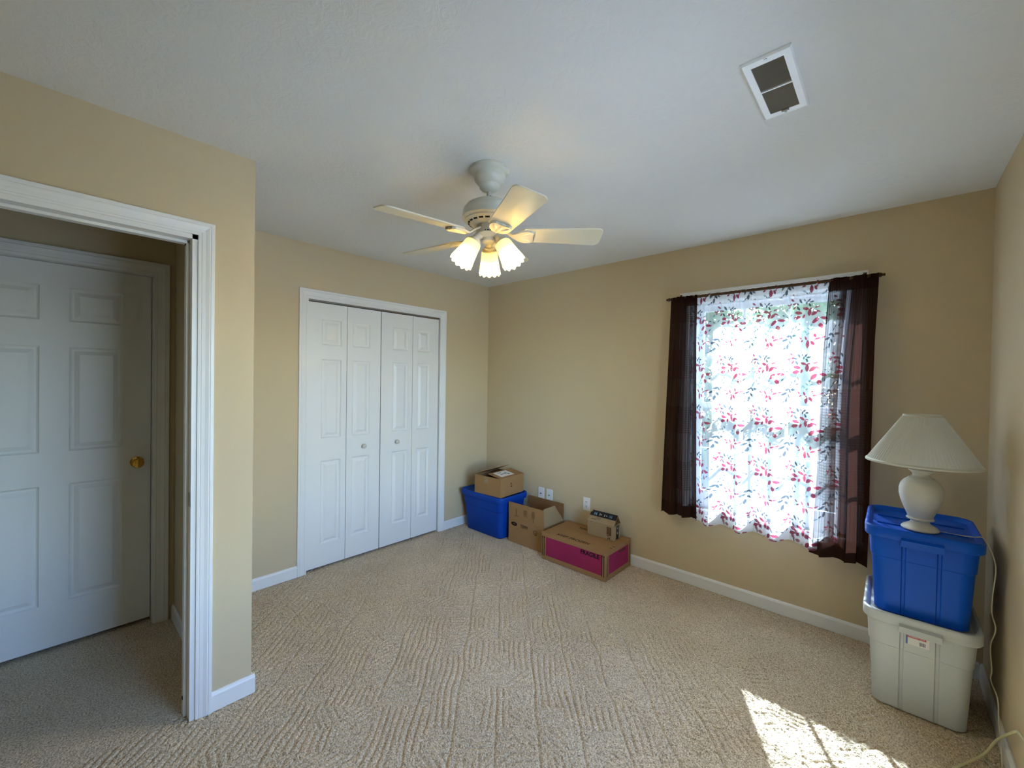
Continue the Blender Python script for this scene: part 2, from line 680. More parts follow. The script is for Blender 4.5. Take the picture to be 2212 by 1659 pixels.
# closet and hall-door backs keep the openings dark
m = MB()
m.box(-0.80, -0.76, CY0 - 0.2, CY1 + 0.2, -0.05, H)
m.box(-0.76, -0.12, CY0 - 0.2, CY0 - 0.16, -0.05, H)
m.box(-0.76, -0.12, CY1 + 0.16, CY1 + 0.2, -0.05, H)
m.box(-0.76, -0.12, CY0 - 0.2, CY1 + 0.2, -0.05, -0.01)
S(m.build('wall_closet', WALL), 'dark closet interior behind the white bifold doors', 'wall')
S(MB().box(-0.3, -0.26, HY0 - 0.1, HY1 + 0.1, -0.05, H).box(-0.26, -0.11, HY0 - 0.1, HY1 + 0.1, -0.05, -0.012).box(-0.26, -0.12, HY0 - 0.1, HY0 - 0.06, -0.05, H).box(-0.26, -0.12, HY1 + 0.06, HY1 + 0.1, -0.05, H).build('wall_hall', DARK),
  'dark space behind the white hall door', 'wall')


# ------------------------------------------------------------------ baseboards
def baseboard(name, segs, label):
    """segs: list of (p0, p1, outward normal)"""
    hb, t = 0.083, 0.013
    m = MB()
    for (xa, ya), (xb, yb), (nx, ny) in segs:
        prof = [(0.0, 0.0), (t, 0.0), (t, hb - 0.014), (t * 0.75, hb - 0.006), (t * 0.35, hb), (0.0, hb)]
        r0 = [(xa + nx * d, ya + ny * d, z) for d, z in prof]
        r1 = [(xb + nx * d, yb + ny * d, z) for d, z in prof]
        m.loft([r0, r1])
    return S(m.build(name, WHITE), label, 'baseboard')


baseboard('baseboard_north', [((0.013, 0), (W - 0.013, 0), (0, -1))], 'white baseboard along the wall under the window')
baseboard('baseboard_west', [((0, 0), (0, CY1 + 0.063), (1, 0)), ((0, CY0 - 0.063), (0, YE), (1, 0))],
          'white baseboard on either side of the closet doors')
baseboard('baseboard_east', [((W, 0), (W, YS), (-1, 0))], 'white baseboard beside the stacked totes')
baseboard('baseboard_entry', [((XD, DY1 + 0.057), (XD, YE + 0.013), (1, 0)), ((0.013, YE), (XD - 0.0005, YE), (0, 1))],
          'short white baseboard wrapping the doorway wall corner')
baseboard('baseboard_hall', [((0.013, YE - 0.126), (XD - 0.118, YE - 0.126), (0, -1))],
          'white baseboard inside the dim hall')


# ------------------------------------------------------------------ casings
def casing_profile(w, t):
    # (distance from inner edge, proud height)
    return [(0, 0), (0, t * 0.55), (w * 0.14, t * 0.62), (w * 0.18, t * 0.50), (w * 0.24, t * 0.62), (w * 0.45, t * 0.72),
            (w * 0.68, t * 0.98), (w * 0.74, t * 0.86), (w * 0.78, t), (w * 0.96, t), (w, t * 0.8), (w, 0)]


def casing(m, axis, y0, y1, zt, w, t, base, sgn, zb=0.0):
    """door-style casing around opening [y0,y1] x [zb,zt]; axis 'x': wall plane x=base, proud along sgn*x"""
    prof = casing_profile(w, t)

    def P(u, h, z):
        return (base + sgn * h, u, z) if axis == 'x' else (u, base + sgn * h, z)
    m.loft([[P(y0 - d, h, zb) for d, h in prof], [P(y0 - d, h, zt + d) for d, h in prof]])
    m.loft([[P(y1 + d, h, zb) for d, h in prof], [P(y1 + d, h, zt + d) for d, h in prof]])
    m.loft([[P(y0 - d, h, zt + d) for d, h in prof], [P(y1 + d, h, zt + d) for d, h in prof]])


# closet trim
t1 = S(empty('trim_1'), 'white casing framing the closet doors', 'trim')
m = MB()
casing(m, 'x', CY0, CY1, CZ, 0.063, 0.015, 0.0, 1)
m.build('casing', WHITE, t1)
m = MB()
m.box(-0.12, 0.004, CY0, CY0 + 0.004, 0, CZ)
m.box(-0.12, 0.004, CY1 - 0.004, CY1, 0, CZ)
m.box(-0.12, 0.004, CY0, CY1, CZ - 0.008, CZ)
m.build('jamb', WHITE, t1)
m = MB()
m.box(-0.042, -0.012, CY0 + 0.004, CY1 - 0.004, CZ - 0.020, CZ - 0.008)
m.build('track', METAL, t1)

# doorway trim
t2 = S(empty('trim_2'), 'white casing and jamb of the open doorway', 'trim')
m = MB()
casing(m, 'x', DY0, DY1, DZ, 0.057, 0.017, XD, 1)
casing(m, 'x', DY0, DY1, DZ, 0.057, 0.015, XD - 0.118, -1)
m.build('casing', WHITE, t2)
m = MB()
m.box(XD - 0.120, XD + 0.002, DY1 - 0.019, DY1, 0, DZ)
m.box(XD - 0.120, XD + 0.002, DY0, DY0 + 0.019, 0, DZ)
m.box(XD - 0.120, XD + 0.002, DY0, DY1, DZ - 0.019, DZ)
m.build('jamb', WHITE, t2)
m = MB()
m.box(XD - 0.080, XD - 0.044, DY1 - 0.031, DY1 - 0.019, 0, DZ - 0.019, 0.002)
m.box(XD - 0.080, XD - 0.044, DY0 + 0.019, DY0 + 0.031, 0, DZ - 0.019, 0.002)
m.box(XD - 0.080, XD - 0.044, DY0 + 0.019, DY1 - 0.019, DZ - 0.031, DZ - 0.019, 0.002)
m.build('door_stop', WHITE, t2)
MB().box(XD - 0.036, XD - 0.004, DY1 - 0.0205, DY1 - 0.0188, 0.905, 0.963, 0.0006).build('strike_plate', METAL, t2)
for zz in (0.075, DZ - 0.030):
    mt = face_mtx((XD - 0.062, DY1 - 0.0315, zz), (1, 0, 0), (0, 0, 1))
    MB().prism([(0.009 * math.cos(2 * PI * k / 16), 0.009 * math.sin(2 * PI * k / 16)) for k in range(16)], 0.001,
               mt).build('dark_hole', DARK, t2)

# window trim
t3 = S(empty('trim_3'), 'white casing around the curtained window', 'trim')
m = MB()
casing(m, 'y', WX0, WX1, WZ1, 0.065, 0.017, 0.0, -1, zb=WZ0 - 0.02)
m.build('casing', WHITE, t3)
m = MB()
m.box(WX0 - 0.08, WX1 + 0.08, -0.030, 0.075, WZ0 - 0.022, WZ0, 0.004)
m.box(WX0 - 0.065, WX1 + 0.065, -0.014, 0, WZ0 - 0.080, WZ0 - 0.022, 0.003)
m.build('window_stool', WHITE, t3)
m = MB()
m.box(WX0 - 0.001, WX0 + 0.012, 0, 0.08, WZ0, WZ1)
m.box(WX1 - 0.012, WX1 + 0.001, 0, 0.08, WZ0, WZ1)
m.box(WX0, WX1, 0, 0.08, WZ1 - 0.012, WZ1 + 0.001)
m.build('jamb', WHITE, t3)

# hall door trim
t4 = S(empty('trim_4'), 'white casing framing the closed hall door', 'trim')
m = MB()
casing(m, 'x', HY0, HY1, HZ, 0.068, 0.017, 0.0, 1)
m.build('casing', WHITE, t4)
m = MB()
m.box(-0.12, 0.003, HY1 - 0.004, HY1 + 0.002, 0, HZ)
m.box(-0.12, 0.003, HY0 - 0.002, HY0 + 0.004, 0, HZ)
m.box(-0.12, 0.003, HY0, HY1, HZ - 0.004, HZ + 0.002)
m.build('jamb', WHITE, t4)


# ------------------------------------------------------------------ panelled doors
def slab_with_panels(y0, y1, z0, z1, xb, xf, panels):
    """door slab facing +x with recessed panel wells cut as real geometry"""
    m = MB()
    ys = sorted({y0, y1} | {p[0] for p in panels} | {p[1] for p in panels})
    zs = sorted({z0, z1} | {p[2] for p in panels} | {p[3] for p in panels})
    bm = m.bm
    cache = {}

    def V(x, y, z):
        k = (round(x, 5), round(y, 5), round(z, 5))
        if k not in cache:
            cache[k] = bm.verts.new((x, y, z))
        return cache[k]
    for a, b in zip(ys[:-1], ys[1:]):
        for c, d in zip(zs[:-1], zs[1:]):
            cy, cz = (a + b) / 2, (c + d) / 2
            if any(p[0] < cy < p[1] and p[2] < cz < p[3] for p in panels):
                continue
            bm.faces.new((V(xf, a, c), V(xf, b, c), V(xf, b, d), V(xf, a, d)))
    # moulded wells
    for (a, b, c, d) in panels:
        levels = [(0, 0), (0.005, -0.007), (0.011, -0.0105), (0.018, -0.0105)]
        rings = []
        for ins, dx in levels:
            rings.append([V(xf + dx, a + ins, c + ins), V(xf + dx, b - ins, c + ins), V(xf + dx, b - ins, d - ins),
                          V(xf + dx, a + ins, d - ins)])
        for r0, r1 in zip(rings[:-1], rings[1:]):
            for i in range(4):
                j = (i + 1) % 4
                bm.faces.new((r0[i], r0[j], r1[j], r1[i]))
        bm.faces.new(rings[-1])
    # sides and back
    vb = [bm.verts.new(p) for p in ((xb, y0, z0), (xb, y1, z0), (xb, y1, z1), (xb, y0, z1))]
    vf = [bm.verts.new(p) for p in ((xf, y0, z0), (xf, y1, z0), (xf, y1, z1), (xf, y0, z1))]
    bm.faces.new(list(reversed(vb)))
    for i in range(4):
        j = (i + 1) % 4
        bm.faces.new((vf[i], vf[j], vb[j], vb[i]))
    return m


def raised(a, b, c, d, xf):
    """raised field of a panel"""
    m = MB()
    r0 = [(xf - 0.0106, a + 0.019, c + 0.019), (xf - 0.0106, b - 0.019, c + 0.019), (xf - 0.0106, b - 0.019, d - 0.019),
          (xf - 0.0106, a + 0.019, d - 0.019)]
    e = 0.040
    r1 = [(xf - 0.001, a + e, c + e), (xf - 0.001, b - e, c + e), (xf - 0.001, b - e, d - e), (xf - 0.001, a + e, d - e)]
    m.loft([r0, r1])
    return m


# closet bifold doors
d1 = S(empty('door_1', (0, CY0, 0)), 'white four-leaf bifold closet doors with raised panels', 'closet door')
XF = -0.010
seams = [-1.848, -1.5475, -1.2505, -0.9355, -0.6465]
pcs = [(-1.744, -1.592), (-1.500, -1.350), (-1.137, -0.981), (-0.884, -0.746)]
pz = [(1.703, 1.897), (0.995, 1.595), (0.184, 0.822)]
for i in range(4):
    a, b = seams[i] + 0.0018, seams[i + 1] - 0.0018
    if i == 1:
        b -= 0.002
    if i == 2:
        a += 0.002
    pn = [(pcs[i][0], pcs[i][1], z0, z1) for z0, z1 in pz]
    mm = slab_with_panels(a, b, 0.018, 2.019, XF - 0.030, XF, pn)
    leaf = mm.build('door_leaf', DOORW, d1, loc=(0, -CY0, 0))
    for p in pn:
        raised(*p, XF).build('raised_panel', DOORW, leaf)
    if i in (1, 2):
        ky, kz = (-1.403, 0.902) if i == 1 else (-1.095, 0.906)
        mt = face_mtx((XF - 0.001, ky, kz), (0, 1, 0), (0, 0, 1))
        MB().lathe([(0.009, 0), (0.009, 0.010), (0.014, 0.016), (0.0185, 0.022), (0.0185, 0.028), (0.014, 0.033), (0.006, 0.035)],
                   24, mtx=mt).build('knob', mat('knob_cream', (206, 200, 188), 0.4, bump=0.02), leaf, smooth=True)

# hall door
d2 = S(empty('door_2', (-0.07, HY1, 0)), 'white six-panel hall door with a brass knob', 'door')
XH = -0.062
hp = []
for (a, b) in ((-3.055, -2.845), (-3.370, -3.160)):
    hp += [(a, b, 1.735, 1.915), (a, b, 1.045, 1.600), (a, b, 0.245, 0.872)]
slab = slab_with_panels(HY0 + 0.005, HY1 - 0.007, 0.020, 2.034, XH - 0.035, XH, hp).build('door_slab', DOORW, d2,
                                                                                        loc=(0.07, -HY1, 0))
for p in hp:
    raised(*p, XH).build('raised_panel', DOORW, slab)
mt = face_mtx((XH, -2.783, 0.950), (0, 1, 0), (0, 0, 1))
kn = MB().lathe([(0.031, 0), (0.031, 0.004), (0.024, 0.008), (0.012, 0.012), (0.011, 0.028), (0.020, 0.036), (0.027, 0.046),
                 (0.028, 0.054), (0.024, 0.062), (0.010, 0.066)], 32, mtx=mt).build('knob', BRASS, slab, smooth=True)
kn['label'] = 'polished brass knob'

# ------------------------------------------------------------------ window
w1 = S(empty('window_1', (2.5475, 0.1, WZ0)), 'white double-hung window with grilles behind sheer curtain', 'window')
wl_ = (-2.5475, -0.1, -WZ0)
m = MB()
FW = 0.030
m.box(WX0, WX0 + FW, 0.075, 0.150, WZ0, WZ1)
m.box(WX1 - FW, WX1, 0.075, 0.150, WZ0, WZ1)
m.box(WX0 + FW, WX1 - FW, 0.075, 0.150, WZ1 - FW, WZ1)
m.box(WX0 + FW, WX1 - FW, 0.075, 0.160, WZ0, WZ0 + 0.028)
m.build('window_frame', VINYL, w1, loc=wl_)


def sash(name, y0, y1, z0, z1, bot=0.036):
    sx0, sx1 = WX0 + FW, WX1 - FW
    st = 0.036
    m = MB()
    m.box(sx0, sx0 + st, y0, y1, z0, z1)
    m.box(sx1 - st, sx1, y0, y1, z0, z1)
    m.box(sx0 + st, sx1 - st, y0, y1, z0, z0 + bot)
    m.box(sx0 + st, sx1 - st, y0, y1, z1 - st, z1)
    s = m.build(name, VINYL, w1, loc=wl_)
    gx0, gx1, gz0, gz1 = sx0 + st, sx1 - st, z0 + bot, z1 - st
    ym = (y0 + y1) / 2
    wd = (gx1 - gx0)
    for k in (1, 2):
        xm = gx0 + wd * k / 3
        MB().box(xm - 0.009, xm + 0.009, ym - 0.006, ym + 0.006, gz0, gz1).build('muntin', VINYL, s)
    zm = (gz0 + gz1) / 2
    MB().box(gx0, gx1, ym - 0.006, ym + 0.006, zm - 0.009, zm + 0.009).build('muntin', VINYL, s)
    for i in range(3):
        for j in range(2):
            MB().box(gx0 + wd * i / 3, gx0 + wd * (i + 1) / 3, ym - 0.0015, ym + 0.0015, gz0 if j == 0 else zm,
                     zm if j == 0 else gz1).build('pane', GLASS, s)


sash('upper_sash', 0.118, 0.145, 1.278, WZ1 - FW)
sash('lower_sash', 0.085, 0.112, WZ0 + 0.028, 1.318, 0.082)


# second window, outside the frame on the east wall: plain double-hung unit
w2 = S(empty('window_2', (W + 0.1, (EY0 + EY1) / 2, WZ0)), 'white double-hung window on the wall beside the viewpoint', 'window')
l2 = (-W - 0.1, -(EY0 + EY1) / 2, -WZ0)
m = MB()
casing(m, 'x', EY0, EY1, WZ1, 0.065, 0.017, W, -1, zb=WZ0 - 0.02)
m.box(W - 0.030, W + 0.075, EY0 - 0.08, EY1 + 0.08, WZ0 - 0.022, WZ0, 0.004)
m.build('casing', WHITE, w2, loc=l2)
m = MB()
m.box(W + 0.075, W + T, EY0, EY0 + FW, WZ0, WZ1)
m.box(W + 0.075, W + T, EY1 - FW, EY1, WZ0, WZ1)
m.box(W + 0.075, W + T, EY0, EY1, WZ1 - FW, WZ1)
m.box(W + 0.075, W + T, EY0, EY1, WZ0, WZ0 + FW)
m.box(W + 0.085, W + 0.14, EY0 + FW, EY1 - FW, 1.28, 1.32)
m.build('window_frame', VINYL, w2, loc=l2)
MB().box(W + 0.100, W + 0.103, EY0 + FW, EY1 - FW, WZ0 + FW, 1.28).build('pane', GLASS, w2, loc=l2)
MB().box(W + 0.125, W + 0.128, EY0 + FW, EY1 - FW, 1.32, WZ1 - FW).build('pane', GLASS, w2, loc=l2)


# ------------------------------------------------------------------ curtains
def grid_mesh(name, P, material, parent=None, cols=None, attr=None):
    ny, nx = P.shape[:2]
    i = np.arange(nx * ny).reshape(ny, nx)
    q = np.stack([i[:-1, :-1], i[:-1, 1:], i[1:, 1:], i[1:, :-1]], -1).reshape(-1, 4).astype(np.int32)
    me = bpy.data.meshes.new(name)
    me.vertices.add(nx * ny)
    me.vertices.foreach_set('co', P.reshape(-1).astype(np.float32))
    me.loops.add(q.size)
    me.loops.foreach_set('vertex_index', q.ravel())
    me.polygons.add(len(q))
    me.polygons.foreach_set('loop_start', np.arange(0, q.size, 4, dtype=np.int32))
    me.polygons.foreach_set('loop_total', np.full(len(q), 4, dtype=np.int32))
    me.update(calc_edges=True)
    me.shade_smooth()
    if cols is not None:
        ca = me.color_attributes.new(attr, 'FLOAT_COLOR', 'POINT')
        ca.data.foreach_set('color', cols.reshape(-1).astype(np.float32))
    me.materials.append(material)
    o = bpy.data.objects.new(name, me)
    col.objects.link(o)
    if parent:
        o.parent = parent
    return o


ROD_Y, ROD_Z = -0.078, 2.062


def lerp(a, b, t):
    return a + (b - a) * t


def leaf_mask(Sx, Z, cx, cz, ang, ln, wd):
    dx, dz = Sx - cx, Z - cz
    c, s = math.cos(ang), math.sin(ang)
    u = (dx * c + dz * s) / (ln / 2)
    v = (-dx * s + dz * c) / (wd / 2)
    return (np.abs(u) < 1) & (np.abs(v) < np.clip(1 - u * u, 0, 1) ** 0.8)


# motif measured on the print (pixels in a 510 x 760 repeat; x right, y down), angle in degrees (ccw), length, width, colour
MOTIF = [(140, 155, -15, 92, 34, 0), (195, 215, 90, 82, 46, 0), (250, 230, 45, 76, 40, 0), (262, 335, 55, 80, 40, 0),
         (335, 305, -10, 66, 36, 0), (305, 410, -75, 58, 36, 0), (45, 205, -10, 88, 40, 0), (30, 268, 10, 86, 42, 0),
         (112, 258, 50, 56, 34, 0), (212, 160, 0, 40, 16, 0), (272, 150, 20, 44, 18, 0), (290, 215, -40, 40, 16, 0),
         (78, 560, -35, 46, 20, 0), (100, 602, 20, 44, 20, 0), (165, 568, -55, 56, 26, 0), (192, 652, 90, 92, 42, 0),
         (262, 540, -80, 46, 22, 0), (285, 582, 25, 56, 24, 0), (242, 640, -60, 58, 28, 0), (330, 560, 30, 44, 18, 0),
         (418, 90, -30, 40, 20, 0), (445, 80, 60, 40, 20, 0), (500, 75, 0, 56, 28, 0), (498, 130, 40, 56, 26, 0),
         (425, 120, 20, 36, 16, 0), (470, 20, -30, 50, 26, 0),
         (65, 42, -55, 60, 26, 1), (22, 82, -15, 50, 24, 1), (40, 142, -50, 60, 26, 1), (175, 46, 40, 50, 24, 1),
         (145, 76, 90, 40, 26, 1), (212, 70, 5, 52, 22, 1), (190, 110, -60, 50, 24, 1), (118, 36, -60, 34, 14, 1),
         (408, 520, 20, 62, 30, 1), (452, 535, -50, 62, 30, 1), (505, 520, 0, 66, 30, 1), (430, 610, -50, 60, 28, 1),
         (395, 668, 80, 70, 28, 1), (370, 580, 30, 70, 26, 1), (460, 460, 55, 46, 16, 1), (485, 418, 60, 44, 16, 1),
         (355, 240, -20, 26, 14, 1), (395, 262, -30, 30, 14, 1), (450, 230, 45, 40, 16, 1), (362, 700, 50, 40, 16, 1),
         (225, 400, 70, 44, 20, 2), (240, 448, 30, 44, 20, 2), (200, 440, -40, 40, 20, 2), (160, 480, -50, 44, 20, 2),
         (195, 510, 30, 44, 20, 2), (395, 150, 70, 40, 18, 2), (130, 470, 60, 36, 16, 2), (330, 730, 20, 44, 18, 2),
         (20, 400, 70, 44, 18, 1), (48, 440, 20, 44, 18, 1), (60, 360, -60, 40, 16, 1), (350, 380, 60, 36, 14, 1)]
C_RED = (0.25, 0.036, 0.065)
C_GRY = (0.055, 0.068, 0.080)
C_TEAL = (0.17, 0.26, 0.28)


def leaf_print(Sx, Z, period, base_col, base_alpha):
    """colour + transparency over fabric coordinates"""
    n = Sx.shape
    out = np.empty(n + (4,), np.float32)
    out[..., 0], out[..., 1], out[..., 2] = base_col
    out[..., 3] = base_alpha
    k = period / 510.0
    vp = 760 * 0.33 / 760
    kz = vp / 760.0
    fx = np.mod(Sx, period)
    fz = np.mod(Z, vp)
    for (px, py, ang, ln, wd, c) in MOTIF:
        cx, cz = px * k, vp - py * kz
        for ox in (-period, 0, period):
            for oz in (-vp, 0, vp):
                if not (-0.06 < cx + ox < period + 0.06 and -0.06 < cz + oz < vp + 0.06):
                    continue
                mk = leaf_mask(fx, fz, cx + ox, cz + oz, R(ang), ln * k * 1.12, wd * k * 1.12)
                colr = (C_RED, C_GRY, C_TEAL)[c]
                out[mk, 0], out[mk, 1], out[mk, 2] = colr
                out[mk, 3] = base_alpha * (0.40 if c == 2 else 0.20)
    return out


def sheer():
    nx, nz = 420, 520
    u = np.linspace(0, 1, nx)[None, :]
    v = np.linspace(0, 1, nz)[:, None]
    zt, zb = ROD_Z + 0.012, 0.495
    Z = zt + (zb - zt) * v
    xl = lerp(2.110, 2.135, v)
    xr = lerp(2.985, 2.965, v)
    grow = np.clip((v - 0.035) / 0.14, 0, 1) ** 0.8
    ph = 2 * PI * 4.3 * u + 0.35 * np.sin(v * 5) + 0.6
    wave = np.sin(ph) + 0.42 * np.sin(2 * ph + 0.9) + 0.16 * np.sin(3 * ph + v * 3)
    small = np.sin(2 * PI * 23 * u + 2 * np.sin(u * 17)) * 0.006 * (1 - grow * 0.8)
    amp = 0.006 + (0.024 + 0.012 * v) * grow
    Y = ROD_Y + 0.004 - 0.010 * grow * np.clip(np.minimum(u, 1 - u) / 0.14, 0, 1) + amp * wave * np.clip(np.minimum(u, 1 - u) / 0.14, 0.15, 1) + small
    # horizontal squeeze on the steep side of each fold
    X = xl + (xr - xl) * (u + 0.010 * grow * np.cos(ph) + 0.010 * grow * np.cos(2 * ph + 0.9) * 0.5)
    Zb = Z + 0.005 * (v ** 4) * np.sin(ph * 1.0 + 1)
    P = np.stack(np.broadcast_arrays(X, Y, Zb), -1)
    # wrap over the rod inside the pocket
    SX = np.broadcast_to(u * 1.06, X.shape)
    cols = leaf_print(SX, np.broadcast_to(Z, X.shape), 0.255, (0.80, 0.82, 0.84), 0.62)
    hem = ((Z < zb + 0.075) | (Z > zt - 0.075)) & np.ones_like(X, bool)
    c2 = leaf_print(SX + 0.11, -np.broadcast_to(Z, X.shape) + 0.05, 0.255, (0.80, 0.82, 0.84), 0.62)
    lay = cols.copy()
    lay[..., :3] = np.minimum(cols[..., :3], c2[..., :3] * 0.9 + 0.08)
    lay[..., 3] = cols[..., 3] * c2[..., 3] * 0.85
    cols[hem] = lay[hem]
    return grid_mesh('sheer_curtain', P, SHEER, None, cols, 'print')


tag(sheer(), 'white sheer curtain printed with red and grey leaves, between the brown panels', 'curtain')


def brown_panel(xlt, xrt, xlb, xrb, zb, nf, label, seed, lean=0.0, fold=0.55, thin=()):
    nx, nz = 260, 200
    u = np.linspace(0, 1, nx)[None, :]
    v = np.linspace(0, 1, nz)[:, None]
    zt = ROD_Z + 0.010
    Z = zt + (zb - zt) * v
    grow = np.clip((v - 0.03) / 0.2, 0, 1)
    ph = 2 * PI * nf * u ** 1.05 + seed
    amp = 0.007 + 0.013 * grow
    Y = ROD_Y - 0.016 - 0.022 * grow + amp * np.sin(ph) + 0.006 * np.sin(2.3 * ph + v * 4 + seed) + 0.004 * np.sin(9 * ph) * (1 - grow) - lean * v
    sway = 0.010 * np.sin(v * 6 + seed)
    xl = lerp(xlt, xlb, v)
    xr = lerp(xrt, xrb, v)
    X = xl + (xr - xl) * (u + fold / (2 * PI * nf) * grow * np.sin(2 * ph + 1.2)) + sway * np.sin(PI * u)
    Zb = Z + 0.003 * v ** 3 * np.sin(ph + 0.5)
    P = np.stack(np.broadcast_arrays(X, Y, Zb), -1)
    cols = np.empty(X.shape + (4,), np.float32)
    cols[..., :3] = srgb(50, 28, 21)[:3]
    cols[..., 3] = 0.34
    SXm = np.broadcast_to(u, X.shape)
    # loose open weave shows as a fine grid of slightly denser yarns
    yz = np.broadcast_to(Z, X.shape)
    den = ((np.mod(yz, 0.016) < 0.004) | (np.mod(SXm * 0.42, 0.016) < 0.004))
    base = np.full(X.shape, 0.05)
    for (c0, w0, a0) in thin:      # single, un-gathered layers of the cloth
        base = np.maximum(base, a0 * np.exp(-(np.abs(SXm - c0) / w0) ** 4))
    cols[..., 3] = np.where(den, base * 0.55, base)
    hem = (yz < zb + 0.085) | (yz > zt - 0.075) | (SXm < 0.012) | (SXm > 0.988)
    cols[hem, 3] = 0.015
    o = grid_mesh('brown_curtain', P, BROWN, None, cols, 'weave')
    return tag(o, label, 'curtain', 'brown curtain panels')


brown_panel(1.985, 2.170, 1.942, 2.205, 0.512, 2.6, 'dark brown curtain panel on the side of the cardboard boxes', 0.4, thin=((0.66, 0.09, 0.22), (0.84, 0.05, 0.14)))
brown_panel(2.905, 3.122, 2.846, 3.108, 0.470, 2.4, 'dark brown curtain panel beside the table lamp', 2.1, lean=0.008, thin=((0.12, 0.13, 0.34), (0.40, 0.05, 0.22)))

# rod
rod = tag(empty('curtain_rod', (1.95, ROD_Y, ROD_Z)), 'antique bronze curtain rod with turned finials above the window', 'curtain rod')
rl = (-1.95, -ROD_Y, -ROD_Z)
MB().tube([(1.985, ROD_Y, ROD_Z), (3.108, ROD_Y, ROD_Z)], 0.009, 14).build('rod', ROD, rod, smooth=True, loc=rl)
for sx, x0 in ((-1, 1.985), (1, 3.108)):
    mt = face_mtx((x0, ROD_Y, ROD_Z), (0, 1, 0), (0, 0, 1)) if sx > 0 else face_mtx((x0, ROD_Y, ROD_Z), (0, 0, 1), (0, 1, 0))
    MB().lathe([(0.007, -0.004), (0.010, 0.0), (0.010, 0.004), (0.006, 0.007), (0.011, 0.013), (0.0135, 0.019), (0.009, 0.026),
                (0.006, 0.029), (0.009, 0.034), (0.007, 0.038), (0.003, 0.040)], 20, mtx=mt).build('finial', ROD, rod, smooth=True, loc=rl)
for x0 in (2.03, 3.06):
    m = MB()
    m.tube([(x0, -0.017, ROD_Z + 0.012), (x0, ROD_Y - 0.002, ROD_Z - 0.011), (x0, ROD_Y - 0.012, ROD_Z - 0.004)], 0.003, 8)
    m.box(x0 - 0.008, x0 + 0.008, -0.020, -0.0165, ROD_Z - 0.01, ROD_Z + 0.035)
    m.build('bracket', ROD, rod, loc=rl)


# ------------------------------------------------------------------ ceiling fan
FX, FY = 1.777, -1.744
fan = tag(empty('ceiling_fan', (FX, FY, H)), 'cream five-blade ceiling fan with three lit tulip lights', 'ceiling fan')


def fz(z):
    return z - H


def fan_lathe(name, prof, n=48, material=FAN, parent=fan):
    return MB().lathe([(r, fz(z)) for r, z in prof], n).build(name, material, parent, smooth=True, angle=32)


fan_lathe('canopy', [(0.090, 2.4398), (0.092, 2.436), (0.091, 2.424), (0.083, 2.416), (0.076, 2.413), (0.073, 2.410), (0.074, 2.402),
                     (0.070, 2.388), (0.060, 2.374), (0.049, 2.366), (0.048, 2.362), (0.046, 2.352), (0.038, 2.343),
                     (0.024, 2.338), (0.014, 2.334)])
fan_lathe('downrod', [(0.0125, 2.345), (0.0125, 2.306), (0.018, 2.304), (0.019, 2.288)], 20)
mh = fan_lathe('motor_housing', [(0.020, 2.294), (0.045, 2.290), (0.080, 2.282), (0.104, 2.268), (0.118, 2.250), (0.122, 2.232), (0.122, 2.218),
                                 (0.124, 2.214), (0.124, 2.208), (0.120, 2.204), (0.112, 2.201), (0.110, 2.196), (0.096, 2.186),
                                 (0.076, 2.179), (0.070, 2.176), (0.060, 2.176)])
# vent slots in the underside of the motor housing
for k in range(20):
    a = 2 * PI * k / 20 + 0.1
    c, s = math.cos(a), math.sin(a)
    mt = Matrix.Rotation(a, 4, 'Z')
    r0, r1 = 0.0905, 0.0975
    z0, z1 = fz(2.1832), fz(2.1868)
    pts = [(r0, -0.010, z0 - .0006), (r1, -0.010, z1 - .0006), (r1, 0.010, z1 - .0006), (r0, 0.010, z0 - .0006),
           (r0, -0.010, z0 + .002), (r1, -0.010, z1 + .002), (r1, 0.010, z1 + .002), (r0, 0.010, z0 + .002)]
    MB().hexa([mt @ Vector(p) for p in pts]).build('vent_slot', DARK, mh)
# round dark cap on the side
a = R(-146)
mt = face_mtx((0.1195 * math.cos(a), 0.1195 * math.sin(a), fz(2.238)), (-math.sin(a), math.cos(a), 0), (0, 0, 1))
MB().lathe([(0.013, -0.004), (0.013, 0.002), (0.009, 0.0035)], 20, mtx=mt).build('reverse_switch', METAL, mh, smooth=True)
mt = Matrix.Translation((0.013, -0.014, fz(2.300)))
MB().tube([(0.010, -0.008, fz(2.298)), (0.026, -0.016, fz(2.304))], 0.0035, 8).build('set_screw', DARK, fan)
fan_lathe('flywheel', [(0.056, 2.180), (0.056, 2.160)], 40)
fan_lathe('switch_housing', [(0.050, 2.162), (0.060, 2.160), (0.061, 2.148), (0.060, 2.134), (0.052, 2.124), (0.040, 2.119),
                             (0.034, 2.117), (0.034, 2.104), (0.030, 2.100), (0.010, 2.098)], 40)
m = MB()
m.box(-0.0008, 0.0008, -0.0005, 0.0008, 0, 0.018)
SEAM_A = math.atan2(CAM.y - FY, CAM.x - FX) + R(-9)
for da in (-0.26, -0.10, 0.0, 0.12):
    a = SEAM_A + R(9) + da
    mt = face_mtx((0.0606 * math.cos(a), 0.0606 * math.sin(a), fz(2.139)), (-math.sin(a), math.cos(a), 0), (0, 0, 1))
    MB().lathe([(0.0026, -0.002), (0.0026, 0.0008)], 10, mtx=mt).build('screw', DARK, fan)
m.bm.free()

# blades
BL_ANG = [-171.7, -99.7, -27.7, 44.3, 116.3]
PITCHB = R(12.2)


